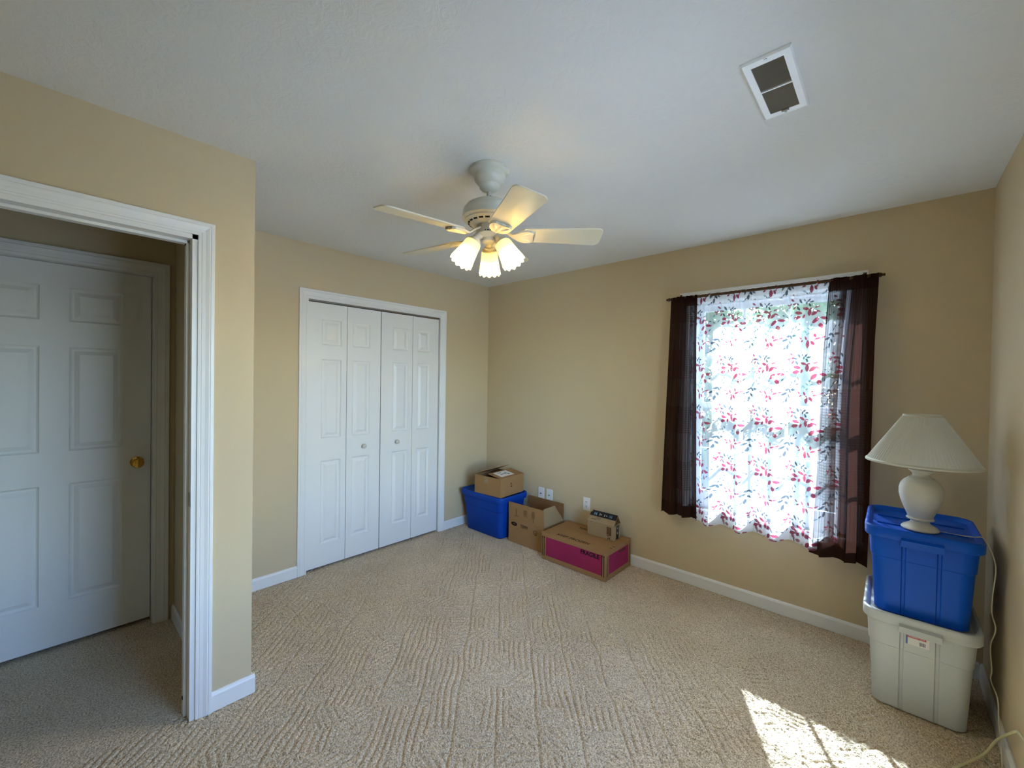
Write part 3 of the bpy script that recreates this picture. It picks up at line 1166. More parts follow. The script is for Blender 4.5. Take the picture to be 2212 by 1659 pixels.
def blade_outline():
    pts = []
    r0, r1, w0, w1 = 0.150, 0.529, 0.053, 0.069
    pts += [(r0 + 0.02, -w0), (r1 - 0.03, -w1)]
    for k in range(1, 7):
        a = R(-90 + 90 * k / 7)
        pts.append((r1 - 0.03 + 0.03 * math.cos(a), -w1 + 0.03 + 0.03 * math.sin(a)))
    for k in range(0, 7):
        a = R(90 * k / 7)
        pts.append((r1 - 0.03 + 0.03 * math.cos(a), w1 - 0.03 + 0.03 * math.sin(a)))
    pts += [(r1 - 0.03, w1), (r0 + 0.02, w0), (r0, w0 - 0.02), (r0, -w0 + 0.02)]
    return pts


IRON_OUT = [(0.050, -0.014), (0.085, -0.012), (0.110, -0.014), (0.128, -0.026), (0.150, -0.042), (0.175, -0.048), (0.200, -0.044),
            (0.212, -0.030), (0.206, -0.016), (0.212, 0.0), (0.206, 0.016), (0.212, 0.030), (0.200, 0.044), (0.175, 0.048),
            (0.150, 0.042), (0.128, 0.026), (0.110, 0.014), (0.085, 0.012), (0.050, 0.014)]

blade_mesh = None
iron_mesh = None
lobe_mesh = None
for bi, ang in enumerate(BL_ANG):
    zc = fz(2.125) + (0.0, 0.0, -0.007, 0.012, 0.016)[bi]
    pm = Matrix.Rotation(-PITCHB, 4, 'X')
    if blade_mesh is None:
        m = MB()
        m.prism(blade_outline(), 0.006, Matrix.Identity(4))
        b0 = m.build('blade', BLADE, fan)
        blade_mesh = b0.data
        m = MB()
        # iron: droops from the flywheel to the blade underside
        top, bot = [], []
        for (x, y) in IRON_OUT:
            t = min(1, max(0, (x - 0.05) / 0.07))
            z = lerp(0.040, -0.0008, t * t * (3 - 2 * t))
            top.append((x, y * lerp(0.8, 1, t), z))
            bot.append((x, y * lerp(0.8, 1, t), z - (0.010 if x > 0.12 else 0.008)))
        vt = [m.bm.verts.new(p) for p in top]
        vb = [m.bm.verts.new(p) for p in bot]
        n = len(vt)
        for i in range(n // 2):
            a_, b_, c_, d_ = i, i + 1, n - 2 - i, n - 1 - i
            if b_ == c_:
                m.bm.faces.new((vt[a_], vt[b_], vt[d_]))
                m.bm.faces.new((vb[a_], vb[d_], vb[b_]))
            elif b_ < c_:
                m.bm.faces.new((vt[a_], vt[b_], vt[c_], vt[d_]))
                m.bm.faces.new((vb[d_], vb[c_], vb[b_], vb[a_]))
        for i in range(n):
            j = (i + 1) % n
            m.bm.faces.new((vt[i], vt[j], vb[j], vb[i]))
        i0 = m.build('blade_iron', FAN, b0, smooth=True, angle=35)
        iron_mesh = i0.data
        # embossed leaf relief below the iron
        m = MB()
        for (cx_, cy_, an_, l_, w_) in ((0.158, 0.0, 0, 0.090, 0.022), (0.176, 0.024, 28, 0.060, 0.018), (0.176, -0.024, -28, 0.060, 0.018)):
            c, s = math.cos(R(an_)), math.sin(R(an_))
            ring = []
            mt = Matrix.Translation((cx_, cy_, -0.0108)) @ Matrix.Rotation(R(an_), 4, 'Z')
            outl = [(l_ / 2 * math.cos(2 * PI * k / 14), w_ / 2 * math.sin(2 * PI * k / 14)) for k in range(14)]
            r0_ = [mt @ Vector((x, y, 0)) for x, y in outl]
            r1_ = [mt @ Vector((x * .55, y * .5, -0.004)) for x, y in outl]
            m.loft([r0_, r1_])
        l0 = m.build('embossed_leaf', FAN, b0, smooth=True, angle=60)
        lobe_mesh = l0.data
        objs = (b0, i0, l0)
    else:
        b0 = bpy.data.objects.new('blade', blade_mesh)
        i0 = bpy.data.objects.new('blade_iron', iron_mesh)
        l0 = bpy.data.objects.new('embossed_leaf', lobe_mesh)
        for o in (b0, i0, l0):
            col.objects.link(o)
        b0.parent = fan
        i0.parent = b0
        l0.parent = b0
    b0.matrix_local = Matrix.Translation((0, 0, zc)) @ Matrix.Rotation(R(ang), 4, 'Z') @ pm

# light kit
SH_L = 0.122
TILT = R(32)
for k, az in enumerate((132.3, 252.3, 12.3)):
    a = R(az)
    dr = Vector((math.cos(a), math.sin(a), 0))
    ax = (dr * math.sin(TILT) + Vector((0, 0, -math.cos(TILT)))).normalized()
    side = Vector((-math.sin(a), math.cos(a), 0))
    neck = dr * 0.072 + Vector((0, 0, fz(2.094)))
    mt = face_mtx(neck, side, ax.cross(side))      # local z = ax
    if mt.to_3x3().col[2].dot(ax) < 0:
        mt = face_mtx(neck, side, side.cross(ax) * -1)
    # shade: scalloped tulip
    prof = [(0.026, 0.000), (0.034, 0.006), (0.038, 0.018), (0.0405, 0.040), (0.044, 0.065), (0.048, 0.090), (0.0525, 0.112), (0.0545, 0.122)]

    def wv(i, an, r, z):
        f = (i / (len(prof) - 1)) ** 3
        return r * (1 + 0.018 * f * math.cos(12 * an)), z + 0.0045 * f * math.cos(12 * an)
    m = MB()
    m.lathe(prof, 72, mtx=mt, cap0=False, cap1=False, wave=wv)
    # inner wall gives the glass thickness
    prof_in = [(r - 0.0025, z + 0.0005) for r, z in prof]
    m.lathe(prof_in, 72, mtx=mt, cap0=False, cap1=False, wave=wv)
    sh = m.build('glass_shade', GLASSH, fan, smooth=True, angle=60)
    m = MB()
    m.lathe([(0.012, 0.004), (0.014, 0.030), (0.020, 0.048), (0.026, 0.066), (0.024, 0.084), (0.014, 0.096), (0.004, 0.099)], 24, mtx=mt)
    m.build('bulb', BULB, sh, smooth=True)
    # arm with fitter rings
    arm = MB()
    base = dr * 0.040 + Vector((0, 0, fz(2.128)))
    arm.tube([base, base + dr * 0.014 + Vector((0, 0, -0.006)), neck - ax * 0.012, neck + ax * 0.001], [0.017, 0.016, 0.0175, 0.019], 18)
    arm.lathe([(0.018, -0.010), (0.026, -0.008), (0.0275, -0.004), (0.0275, 0.004), (0.036, 0.006), (0.0365, 0.013), (0.0355, 0.013), (0.0345, 0.007), (0.020, 0.002)],
              36, mtx=mt)
    arm.build('light_arm', FAN, fan, smooth=True, angle=35)
    lt = bpy.data.lights.new('fan_bulb_light', 'POINT')
    lt.energy = LAMP_W
    lt.shadow_soft_size = 0.02
    lt.color = (1.0, 0.86, 0.56)
    lo = bpy.data.objects.new('fan_bulb_light', lt)
    col.objects.link(lo)
    lo.parent = fan
    lo.location = mt @ Vector((0, 0, 0.104))

# ------------------------------------------------------------------ ceiling vent
VX0, VX1, VY0, VY1 = 2.819, 2.954, -1.693, -1.344
vent = tag(empty('ceiling_vent', ((VX0 + VX1) / 2, (VY0 + VY1) / 2, H)), 'white rectangular air register on the ceiling', 'air vent')
hx, hy = (VX1 - VX0) / 2, (VY1 - VY0) / 2
bx_, by_ = 0.024, 0.030
m = MB()
outer = lambda z, i: [(-hx + i, -hy + i, z), (hx - i, -hy + i, z), (hx - i, hy - i, z), (-hx + i, hy - i, z)]
inner = lambda z: [(-hx + bx_, -hy + by_, z), (hx - bx_, -hy + by_, z), (hx - bx_, hy - by_, z), (-hx + bx_, hy - by_, z)]
m.loft([outer(0, 0), outer(-0.004, 0.0005), outer(-0.009, 0.005), inner(-0.009), inner(0.0), outer(0, 0.003)], False, False)
m.build('frame', PLATE, vent)
MB().box(-hx + bx_, hx - bx_, -hy + by_, hy - by_, -0.0005, 0.0).build('duct', DARK, vent)
MB().box(-hx + bx_ - 0.001, hx - bx_ + 0.001, -0.0030, 0.0030, -0.0085, -0.003).build('divider_bar', PLATE, vent)
m = MB()
nf = 44
for k in range(nf):
    y = -hy + by_ + (2 * (hy - by_)) * (k + 0.5) / nf
    if abs(y) < 0.005:
        continue
    t = -0.0027 if y > 0 else -0.0022
    m.hexa([(-hx + bx_, y - 0.0012 - t, -0.0075), (hx - bx_, y - 0.0012 - t, -0.0075), (hx - bx_, y - 0.0004 - t, -0.0075), (-hx + bx_, y - 0.0004 - t, -0.0075),
            (-hx + bx_, y - 0.0004 + t, -0.001), (hx - bx_, y - 0.0004 + t, -0.001), (hx - bx_, y + 0.0004 + t, -0.001), (-hx + bx_, y + 0.0004 + t, -0.001)])
tag(m.build('louvers', VENTG, vent), kind='stuff')
for s in (-1, 1):
    MB().lathe([(0.004, -0.0105), (0.0045, -0.009)], 14, cx=0.0, cy=s * (hy - 0.013)).build('screw', METAL, vent)
MB().box(-0.010, 0.012, hy - by_ - 0.004, hy - by_ + 0.006, -0.012, -0.009).build('lever', VENTG, vent)


# ------------------------------------------------------------------ wall plates
def plate(xc, zc, kind, label):
    o = tag(empty('wall_plate', (xc, 0, zc)), label, 'wall plate', 'white wall plates by the boxes')
    MB().box(-0.035, 0.035, -0.006, 0.0005, -0.057, 0.057, 0.003).build('cover', PLATE, o)
    if kind == 'outlet':
        for s in (-1, 1):
            m = MB()
            pts = [(0.0168 * math.cos(2 * PI * k / 24), max(-0.0135, min(0.0135, 0.0168 * math.sin(2 * PI * k / 24)))) for k in range(24)]
            mt = face_mtx((0, -0.0055, s * 0.0195), (1, 0, 0), (0, 0, 1))
            m.prism(pts, 0.002, mt)
            r = m.build('receptacle', PLATE, o)
            for dx in (-0.0063, 0.0063):
                MB().box(dx - 0.0013, dx + 0.0013, -0.0082, -0.0074, s * 0.0195 - 0.001, s * 0.0195 + 0.008).build('slot', DARK, r)
            MB().box(-0.0024, 0.0024, -0.0082, -0.0074, s * 0.0195 - 0.009, s * 0.0195 - 0.0045).build('slot', DARK, r)
        zs = (0.0,)
    else:
        mt = face_mtx((0, -0.0058, 0), (1, 0, 0), (0, 0, 1))
        MB().lathe([(0.007, 0), (0.007, 0.003), (0.0045, 0.003), (0.0045, 0.008), (0.002, 0.009)], 16, mtx=mt).build('jack', METAL, o, smooth=True)
        zs = (-0.042, 0.042)
    for z in zs:
        mt = face_mtx((0, -0.0058, z), (1, 0, 0), (0, 0, 1))
        MB().lathe([(0.003, 0), (0.0025, 0.0009)], 12, mtx=mt).build('screw', PLATE, o)


plate(0.748, 0.392, 'jack', 'left one of the two white jack plates above the open box')
plate(0.845, 0.391, 'jack', 'right one of the two white jack plates above the open box')
plate(1.248, 0.395, 'outlet', 'white duplex outlet plate above the flat pink-printed box')


# ------------------------------------------------------------------ corner tub
def ribs(parent, material, hx, y_front, z0, z1, xs, w=0.010, d=0.004):
    pass


CT = (0.335, -0.2225)
tub = tag(empty('storage_tub', (CT[0], CT[1], 0)), 'blue plastic storage tub in the corner by the closet', 'storage tub')
body = [(0.000, 0.230, 0.138, 0.045), (0.008, 0.238, 0.146, 0.05), (0.20, 0.252, 0.164, 0.055), (0.245, 0.255, 0.168, 0.055),
        (0.249, 0.260, 0.173, 0.055), (0.335, 0.268, 0.182, 0.055)]
m = MB()
m.loft([rrect(a, b, r, z) for z, a, b, r in body] + [rrect(0.262, 0.176, 0.055, 0.338), rrect(0.250, 0.160, 0.05, 0.20), rrect(0.232, 0.142, 0.045, 0.006)])
m.build('body', BLUE2, tub, smooth=True)
m = MB()
rim = [(0.338, 0.270, 0.184, 0.058), (0.338, 0.283, 0.196, 0.062), (0.348, 0.286, 0.199, 0.064), (0.372, 0.288, 0.201, 0.064), (0.388, 0.285, 0.198, 0.062),
       (0.392, 0.278, 0.191, 0.060), (0.390, 0.272, 0.185, 0.058), (0.378, 0.266, 0.179, 0.056), (0.374, 0.262, 0.175, 0.055)]
m.loft([rrect(a, b, r, z) for z, a, b, r in rim])
lid = m.build('lid', BLUE2, tub, smooth=True, angle=50)
# the lid's top is recessed; four low feet under the carton
MB().box(-0.115, 0.245, -0.176, -0.150, 0.374, 0.3925, 0.003).build('lid_ridge', BLUE2, lid)
MB().box(-0.115, 0.245, 0.115, 0.140, 0.374, 0.3925, 0.003).build('lid_ridge', BLUE2, lid)

# ------------------------------------------------------------------ cardboard carton on the tub
t_ = 0.004


def carton_walls(m, x0, x1, y0, y1, z0, z1, t=t_):
    m.box(x0, x1, y0, y0 + t, z0, z1)
    m.box(x0, x1, y1 - t, y1, z0, z1)
    m.box(x0, x0 + t, y0 + t, y1 - t, z0, z1)
    m.box(x1 - t, x1, y0 + t, y1 - t, z0, z1)
    m.box(x0 + t, x1 - t, y0 + t, y1 - t, z0, z0 + t)


cb = tag(empty('cardboard_box', (0.428, -0.243, 0.393), R(3)), 'brown cardboard box with a raised flap on top of the blue corner tub', 'box')
BXh, BYh, BH = 0.162, 0.168, 0.170
m = MB()
carton_walls(m, -BXh, BXh, -BYh, BYh, 0, BH)
m.build('body', CARD, cb)


def flap(name, hinge, along, out, length, width, ang, parent, material, t=0.0035, taper=0.0):
    """hinge: start point, along: unit dir of hinge, out: horizontal dir away from hinge, ang: rise above horizontal"""
    h = Vector(hinge)
    al = Vector(along)
    od = (Vector(out) * math.cos(ang) + Vector((0, 0, 1)) * math.sin(ang)).normalized()
    nrm = al.cross(od).normalized()
    if nrm.z < 0:
        nrm = -nrm
    a, b = h, h + al * width
    c, d = b - al * taper + od * length, a + od * length
    m = MB()
    m.hexa([a, b, c, d, a + nrm * t, b + nrm * t, c + nrm * t, d + nrm * t])
    return m.build(name, material, parent)


fr = flap('flap', (BXh, -BYh, BH), (0, 1, 0), (-1, 0, 0), 0.158, 2 * BYh, R(9), cb, CARD)
flap('flap', (-BXh, -BYh, BH), (0, 1, 0), (1, 0, 0), 0.150, 2 * BYh, R(22), cb, CARD)
flap('flap', (-BXh + .005, BYh - .004, BH - 0.004), (1, 0, 0), (0, -1, 0), 0.12, 2 * BXh - .01, R(-4), cb, CARDIN)
# label on the right flap
c9, s9 = math.cos(R(9)), math.sin(R(9))
mt = face_mtx((BXh - 0.085 * c9, -0.03, BH + 0.085 * s9 + 0.0040), (-c9, 0, s9), (0, -1, 0))
lb = decal('shipping_label', 0.115, 0.185, PAPER, fr, mt)
decal('print_block', 0.012, 0.085, GREYINK, fr, mt, -0.004, 0.005, 0.0008)
decal('print_block', 0.030, 0.010, GREYINK, fr, mt, 0.012, -0.035, 0.0008)
decal('print_block', 0.010, 0.050, GREYINK, fr, mt, 0.032, 0.03, 0.0008)
decal('print_block', 0.020, 0.030, GREYINK, fr, mt, -0.022, -0.045, 0.0008)
mt = face_mtx((BXh + 0.0002, -0.02, BH * 0.55), (0, 1, 0), (0, 0, 1))
decal('small_print', 0.012, 0.020, INKB, cb, mt, 0.0, 0.012)
decal('small_print', 0.020, 0.012, INKB, cb, mt, 0.006, -0.012)
mt = face_mtx((-0.015, -BYh - 0.0002, BH * 0.80), (1, 0, 0), (0, 0, 1))
decal('tape_end', 0.048, 0.060, CARD2, cb, mt)

# ------------------------------------------------------------------ open carton
ob = tag(empty('cardboard_box', (0.832, -0.178, 0)), 'open brown cardboard box with upright flaps beside the corner tub', 'box')
OX, OY, OB, OF = 0.199, 0.147, 0.210, 0.150
m = MB()
carton_walls(m, -OX, OX, -OY, OY, 0, OB)
m.build('body', CARD, ob)
ff = flap('flap', (-OX, -OY, OB), (1, 0, 0), (0, -1, 0), OF, 2 * OX, R(88), ob, CARD)
flap('flap', (-OX, OY - .0036, OB), (1, 0, 0), (0, 1, 0), OF - 0.002, 2 * OX, R(89), ob, CARDIN)
flap('flap', (OX, -OY + .006, OB), (0, 1, 0), (1, 0, 0), OF + 0.008, 2 * OY - .012, R(93), ob, CARD2, taper=0.128)
flap('flap', (-OX, -OY + .006, OB), (0, 1, 0), (1, 0, 0), OF - 0.01, 2 * OY - .012, R(-68), ob, CARDIN)
# printed marks on the front
mt = face_mtx((0, -OY - 0.0003, 0), (1, 0, 0), (0, 0, 1))
oval = lambda cx, cy, rx, ry, n=20: [(cx + rx * math.cos(2 * PI * k / n), cy + ry * math.sin(2 * PI * k / n)) for k in range(n)]
MB().prism(oval(-0.133, 0.170, 0.036, 0.017), 0.0004, mt).build('oval_logo', INK, ob)
MB().prism(oval(-0.130, 0.171, 0.022, 0.0065), 0.0008, mt).build('oval_logo_center', INKB, ob)
text('printed_word', 'TEPPI', 0.036, INKB, ob, mt @ Matrix.Translation((-0.018, 0.166, 0.0005)), bold=0.0008)
# triangle-in-ring recycling mark
m = MB()
for k in range(24):
    a0, a1 = 2 * PI * k / 24, 2 * PI * (k + 1) / 24
    if k % 8 == 7:
        continue
    m.prism([(0.112 + r * math.cos(a), 0.146 + r * math.sin(a)) for r, a in ((0.019, a0), (0.023, a0), (0.023, a1), (0.019, a1))], 0.0005, mt)
for k in range(3):
    a0 = 2 * PI * k / 3 + PI / 2
    p0 = Vector((0.115 + 0.013 * math.cos(a0), 0.140 + 0.013 * math.sin(a0)))
    p1 = Vector((0.115 + 0.013 * math.cos(a0 + 2 * PI / 3), 0.140 + 0.013 * math.sin(a0 + 2 * PI / 3)))
    dv = (p1 - p0).normalized() * 0.016
    nn = Vector((-dv.y, dv.x)).normalized() * 0.0025
    m.prism([tuple(p0 - nn), tuple(p0 + dv - nn), tuple(p0 + dv + nn), tuple(p0 + nn)], 0.0005, mt)
m.build('recycle_mark', INKB, ob)
# faint handling symbols on the flap (plane tilted 2 degrees)
o88 = Vector((0, -math.cos(R(88)), math.sin(R(88))))
mtf = face_mtx((0, -OY, OB) + Vector((0, -0.0006, 0)) if False else Vector((0, -OY - 0.0006, OB)), (1, 0, 0), o88)
m = MB()
m.prism(oval(0.088, 0.085, 0.019, 0.034, 18), 0.0004, mtf)
m.prism([(0.084, 0.02), (0.092, 0.02), (0.092, 0.06), (0.084, 0.06)], 0.0005, mtf)
m.build('umbrella_mark', INKF, ob)
m = MB()
m.prism([(-0.022, 0.060), (0.018, 0.060), (0.018, 0.108), (-0.022, 0.108)], 0.0004, mtf)
m.prism([(-0.026, 0.050), (0.022, 0.050), (0.022, 0.056), (-0.026, 0.056)], 0.0004, mtf)
m.build('crate_mark', INKF, ob)
m = MB()
m.prism([(-0.112, 0.040), (-0.098, 0.040), (-0.098, 0.102), (-0.112, 0.102)], 0.0004, mtf)
m.prism([(-0.132, 0.032), (-0.078, 0.032), (-0.078, 0.039), (-0.132, 0.039)], 0.0004, mtf)
m.build('arrow_mark', INKF, ob)

# ------------------------------------------------------------------ pink printed carton
pk = tag(empty('cardboard_box', (1.376, -0.2165, 0)), 'long flat cardboard box with magenta printed sides', 'box')
PX, PY, PH = 0.296, 0.194, 0.218
m = MB()
m.box(-PX, PX, -PY, PY, 0, PH - 0.004, 0.0015, 1)
m.build('body', CARD, pk)
m = MB()
m.box(-PX, PX, -PY, -0.001, PH - 0.004, PH, 0.001, 1)
m.build('flap', CARD, pk)
m = MB()
m.box(-PX, PX, 0.001, PY, PH - 0.004, PH, 0.001, 1)
m.build('flap', CARD, pk)
mt = face_mtx((0, -PY - 0.0003, 0), (1, 0, 0), (0, 0, 1))
decal('magenta_panel', 0.515, 0.150, PINK, pk, mt, 0.006, 0.112)
text('printed_word', 'FRAGILE', 0.044, INK, pk, mt @ Matrix.Translation((0.160, 0.164, 0.0006)), bold=0.0012)
for cx in (-0.276, 0.272):
    for dx in (-0.008, 0.008):
        m = MB()
        mt2 = mt @ Matrix.Translation((cx + dx, 0, 0.0006))
        m.prism([(-0.0026, 0.030), (0.0026, 0.030), (0.0026, 0.182), (-0.0026, 0.182)], 0.0004, mt2)
        m.prism([(-0.0055, 0.176), (0.0055, 0.176), (0, 0.194)], 0.0004, mt2)
        m.build('arrow_mark', INK, pk)
mt = face_mtx((PX + 0.0003, 0, 0), (0, 1, 0), (0, 0, 1))
decal('magenta_panel', 0.300, 0.140, PINK, pk, mt, 0.0, 0.112)
for cx in (-0.178, -0.166, 0.166, 0.178):
    mt2 = mt @ Matrix.Translation((cx, 0, 0.0006))
    decal('arrow_mark', 0.004, 0.150, INKB, pk, mt2, 0, 0.105)
decal('hand_slot', 0.10, 0.012, INKB, pk, mt @ Matrix.Translation((0, 0, 0.0006)), 0.05, 0.165)
mt = face_mtx((0, 0, PH + 0.0003), (1, 0, 0), (0, 1, 0))
text('printed_word', 'KEEP FROZEN', 0.047, INK, pk, mt @ Matrix.Translation((-0.022, -0.148, 0)), bold=0.0005, stretch=1.02)
text('printed_word', 'KEEP FROZEN', 0.047, INK, pk, mt @ Matrix.Translation((0.022, 0.110, 0)) @ Matrix.Rotation(PI, 4, 'Z'), bold=0.0005, stretch=1.02)
decal('edge_print', 0.020, 0.006, INK, pk, mt, 0.285, -0.06)
decal('edge_print', 0.020, 0.006, INK, pk, mt, 0.285, -0.10)

# ------------------------------------------------------------------ small carton
sb = tag(empty('cardboard_box', (1.490, -0.130, 0.218), R(1)), 'small tan box with black tape and a peaked top on the long pink box', 'box')
SX, SY, SHH, SPK = 0.118, 0.056, 0.112, 0.182
m = MB()
m.box(-SX, SX, -SY, SY, 0, SHH, 0.004, 2)
m.build('body', CARD2, sb)
# two top flaps leaning together into a ridge, open at the end
th = 0.003
yr = 0.010
m = MB()
m.hexa([(-SX, -SY, SHH), (SX, -SY, SHH), (SX, yr, SPK - th), (-SX + .01, yr, SPK - th),
        (-SX, -SY - .0005, SHH + th), (SX, -SY - .0005, SHH + th), (SX, yr, SPK), (-SX + .01, yr, SPK)])
fl = m.build('flap', CARD2, sb)
m = MB()
m.hexa([(-SX, SY, SHH), (SX, SY, SHH), (SX, SY, SHH + th), (-SX, SY, SHH + th),
        (-SX + .01, yr, SPK - th), (SX, yr, SPK - th), (SX, yr, SPK), (-SX + .01, yr, SPK)])
m.build('flap', CARDIN, sb)
sl_d = Vector((0, yr + SY, SPK - SHH))
mt = face_mtx((0, -SY - .001, SHH + th + .0006), (1, 0, 0), sl_d)
ll = sl_d.length
MB().prism([(-SX + .004, ll * .50), (SX, ll * .50), (SX, ll), (-SX + .012, ll), (-SX + .022, ll * .86), (-SX + .004, ll * .80)], 0.0006, mt).build('black_tape', TAPE, sb)
for cx, w_, h_, mm_ in ((-0.078, 0.005, 0.022, TAPEB), (-0.068, 0.006, 0.012, TAPEB), (-0.060, 0.006, 0.024, TAPEB), (-0.030, 0.005, 0.020, TAPEW),
                        (-0.018, 0.008, 0.008, TAPEW), (0.012, 0.005, 0.022, TAPEW), (0.030, 0.010, 0.006, TAPEW), (0.058, 0.004, 0.022, TAPEB),
                        (0.068, 0.006, 0.014, TAPEB), (0.076, 0.004, 0.024, TAPEB)):
    decal('tape_print', w_, h_, mm_, sb, mt @ Matrix.Translation((0, 0, .0006)), cx, ll * .72)
decal('torn_sticker', 0.036, 0.022, PAPER if False else mat('worn_sticker', (138, 112, 92), 0.7, bump=0.1, bscale=100), sb, mt, -0.028, ll * .34)
decal('small_print', 0.045, 0.004, INKB, sb, mt, -0.068, ll * .22)
mt = face_mtx((0, -SY - 0.0003, 0), (1, 0, 0), (0, 0, 1))
decal('info_panel', 0.036, 0.066, INK, sb, mt, 0.076, 0.066)
decal('info_panel_inside', 0.027, 0.058, INKF, sb, mt, 0.076, 0.066, 0.0007)
for k in range(5):
    decal('panel_line', 0.025, 0.005, INKB, sb, mt, 0.076, 0.048 + k * 0.009, 0.001)
decal('panel_line', 0.030, 0.003, INKB, sb, mt, 0.076, 0.024)
for dx in (-0.006, 0.006):
    decal('arrow_mark', 0.006, 0.013, INK, sb, mt, 0.076 + dx, 0.011)
mt = face_mtx((SX + 0.0003, 0, 0), (0, 1, 0), (0, 0, 1))
decal('black_tape', 0.044, 0.106, TAPE, sb, mt, 0.004, 0.056)
for cz in (0.088, 0.050):
    MB().prism(oval(0.002, cz, 0.006, 0.008, 14), 0.0008, mt).build('tape_print', TAPEW, sb)

# ------------------------------------------------------------------ right-hand totes
TX, TY = 3.292, -0.365


def rnotch(hx, hy, r, z, seg, d):
    """rounded rectangle with two shallow moulded grooves in the front and in the left side"""
    base = rrect(hx, hy, r, z, seg)
    n = seg + 1
    left = []
    for yc in (0.07, -0.07):
        left += [(-hx, yc + 0.007, z), (-hx + d, yc + 0.004, z), (-hx + d, yc - 0.004, z), (-hx, yc - 0.007, z)]
    front = []
    for xc in (-0.056, 0.056):
        front += [(xc - 0.008, -hy, z), (xc - 0.0045, -hy + d, z), (xc + 0.0045, -hy + d, z), (xc + 0.008, -hy, z)]
    return base[:2 * n] + left + base[2 * n:3 * n] + front + base[3 * n:]


def tote(name, z0, ztop, material, label, sticker=False):
    """rounded tapered tote: body, lid with recessed top, handle ledge, front ribs"""
    o = tag(empty(name, (TX, TY, z0)), label, 'tote')
    h = ztop - z0
    zb = h - 0.050
    sh = h * 0.64
    rings = [(0.0, 0.142, 0.176, 0.04), (0.008, 0.152, 0.186, 0.045), (sh, 0.165, 0.205, 0.05), (sh + 0.004, 0.169, 0.209, 0.05), (zb + 0.01, 0.175, 0.216, 0.05)]
    m = MB()
    m.loft([rnotch(a, b, r, z, 8, d) for (z, a, b, r), d in zip(rings, (0.0, 0.004, 0.007, 0.007, 0.007))])
    m.build('body', material, o, smooth=True, angle=30)
    m = MB()
    rim = [(zb, 0.172, 0.212, 0.05), (zb, 0.186, 0.230, 0.060), (zb + 0.006, 0.190, 0.235, 0.062), (h - 0.008, 0.191, 0.236, 0.062), (h - 0.002, 0.188, 0.233, 0.06), (h, 0.183, 0.228, 0.058),
           (h - 0.002, 0.178, 0.222, 0.056), (h - 0.020, 0.166, 0.210, 0.05)]
    m.loft([rrect(a, b, r, z, 8) for z, a, b, r in rim])
    ld = m.build('lid', material, o, smooth=True, angle=45)
    # handle ledge on the front
    m = MB()
    m.hexa([(-0.068, -0.240, zb - 0.020), (0.068, -0.240, zb - 0.020), (0.068, -0.205, zb - 0.020), (-0.068, -0.205, zb - 0.020),
            (-0.066, -0.252, zb + 0.012), (0.066, -0.252, zb + 0.012), (0.066, -0.205, zb + 0.030), (-0.066, -0.205, zb + 0.030)])
    m.build('handle', material, o)
    # moulded ridges on the lid
    for ya in (-0.078, 0.070):
        MB().box(-0.150, 0.150, ya, ya + 0.008, h - 0.021, h - 0.014, 0.002).build('lid_ridge', material, ld)
    if sticker:
        zc = zb - 0.045
        ysl = lerp(-0.2095, -0.2165, 0.55)
        mt = face_mtx((-0.006, ysl - 0.0012, zc), (1, 0, 0), Vector((0, -0.075, 1)))
        st = decal('sticker', 0.074, 0.050, PAPER, o, mt)
        decal('sticker_blue_edge', 0.006, 0.050, STK_B, o, mt, -0.034, 0.0, 0.0006)
        decal('sticker_blue_edge', 0.074, 0.006, STK_B, o, mt, 0.0, 0.022, 0.0006)
        decal('sticker_red_band', 0.060, 0.014, STK_R, o, mt, -0.003, 0.013, 0.0008)
        text('sticker_word', 'Rubbermaid', 0.0105, PAPER, o, mt @ Matrix.Translation((-0.003, 0.0125, 0.0010)))
        for k in range(8):
            decal('barcode_bar', 0.0012 + 0.0007 * (k % 3), 0.016, GREYINK, o, mt, 0.006 + k * 0.0026, -0.012, 0.0006)
    return o


tote('storage_tote', 0.0, 0.445, GREY, 'light grey plastic tote with a sticker, under the blue tote', True)
tote('storage_tote', 0.4255, 0.822, BLUE, 'blue lidded plastic tote under the table lamp')

# ------------------------------------------------------------------ table lamp
LX, LY, LZ = 3.290, -0.440, 0.803
lamp = tag(empty('table_lamp', (LX, LY, LZ)), 'cream ceramic table lamp with a pleated white shade on the blue tote', 'table lamp')
MB().lathe([(0.056, 0.0), (0.064, 0.002), (0.065, 0.007), (0.058, 0.016), (0.044, 0.024), (0.034, 0.032), (0.032, 0.040), (0.034, 0.044), (0.046, 0.047),
            (0.048, 0.051), (0.045, 0.056), (0.042, 0.058), (0.048, 0.074), (0.058, 0.100), (0.068, 0.130), (0.0745, 0.160), (0.0745, 0.185), (0.069, 0.207),
            (0.058, 0.224), (0.047, 0.233), (0.045, 0.237), (0.036, 0.241), (0.030, 0.247), (0.029, 0.254), (0.034, 0.262), (0.043, 0.269), (0.044, 0.273),
            (0.040, 0.276), (0.014, 0.276)], 56).build('vase_base', CERAM, lamp, smooth=True, angle=28)
MB().lathe([(0.013, 0.272), (0.013, 0.296), (0.018, 0.298), (0.018, 0.335), (0.010, 0.337)], 24).build('socket', BRASS, lamp, smooth=True)
ZS0, ZS1, RS0, RS1 = 0.306, 0.525, 0.194, 0.063
m = MB()
NP = 84


def pleat(k, a, r, z):
    return r + 0.0016 * math.cos(NP * a), z


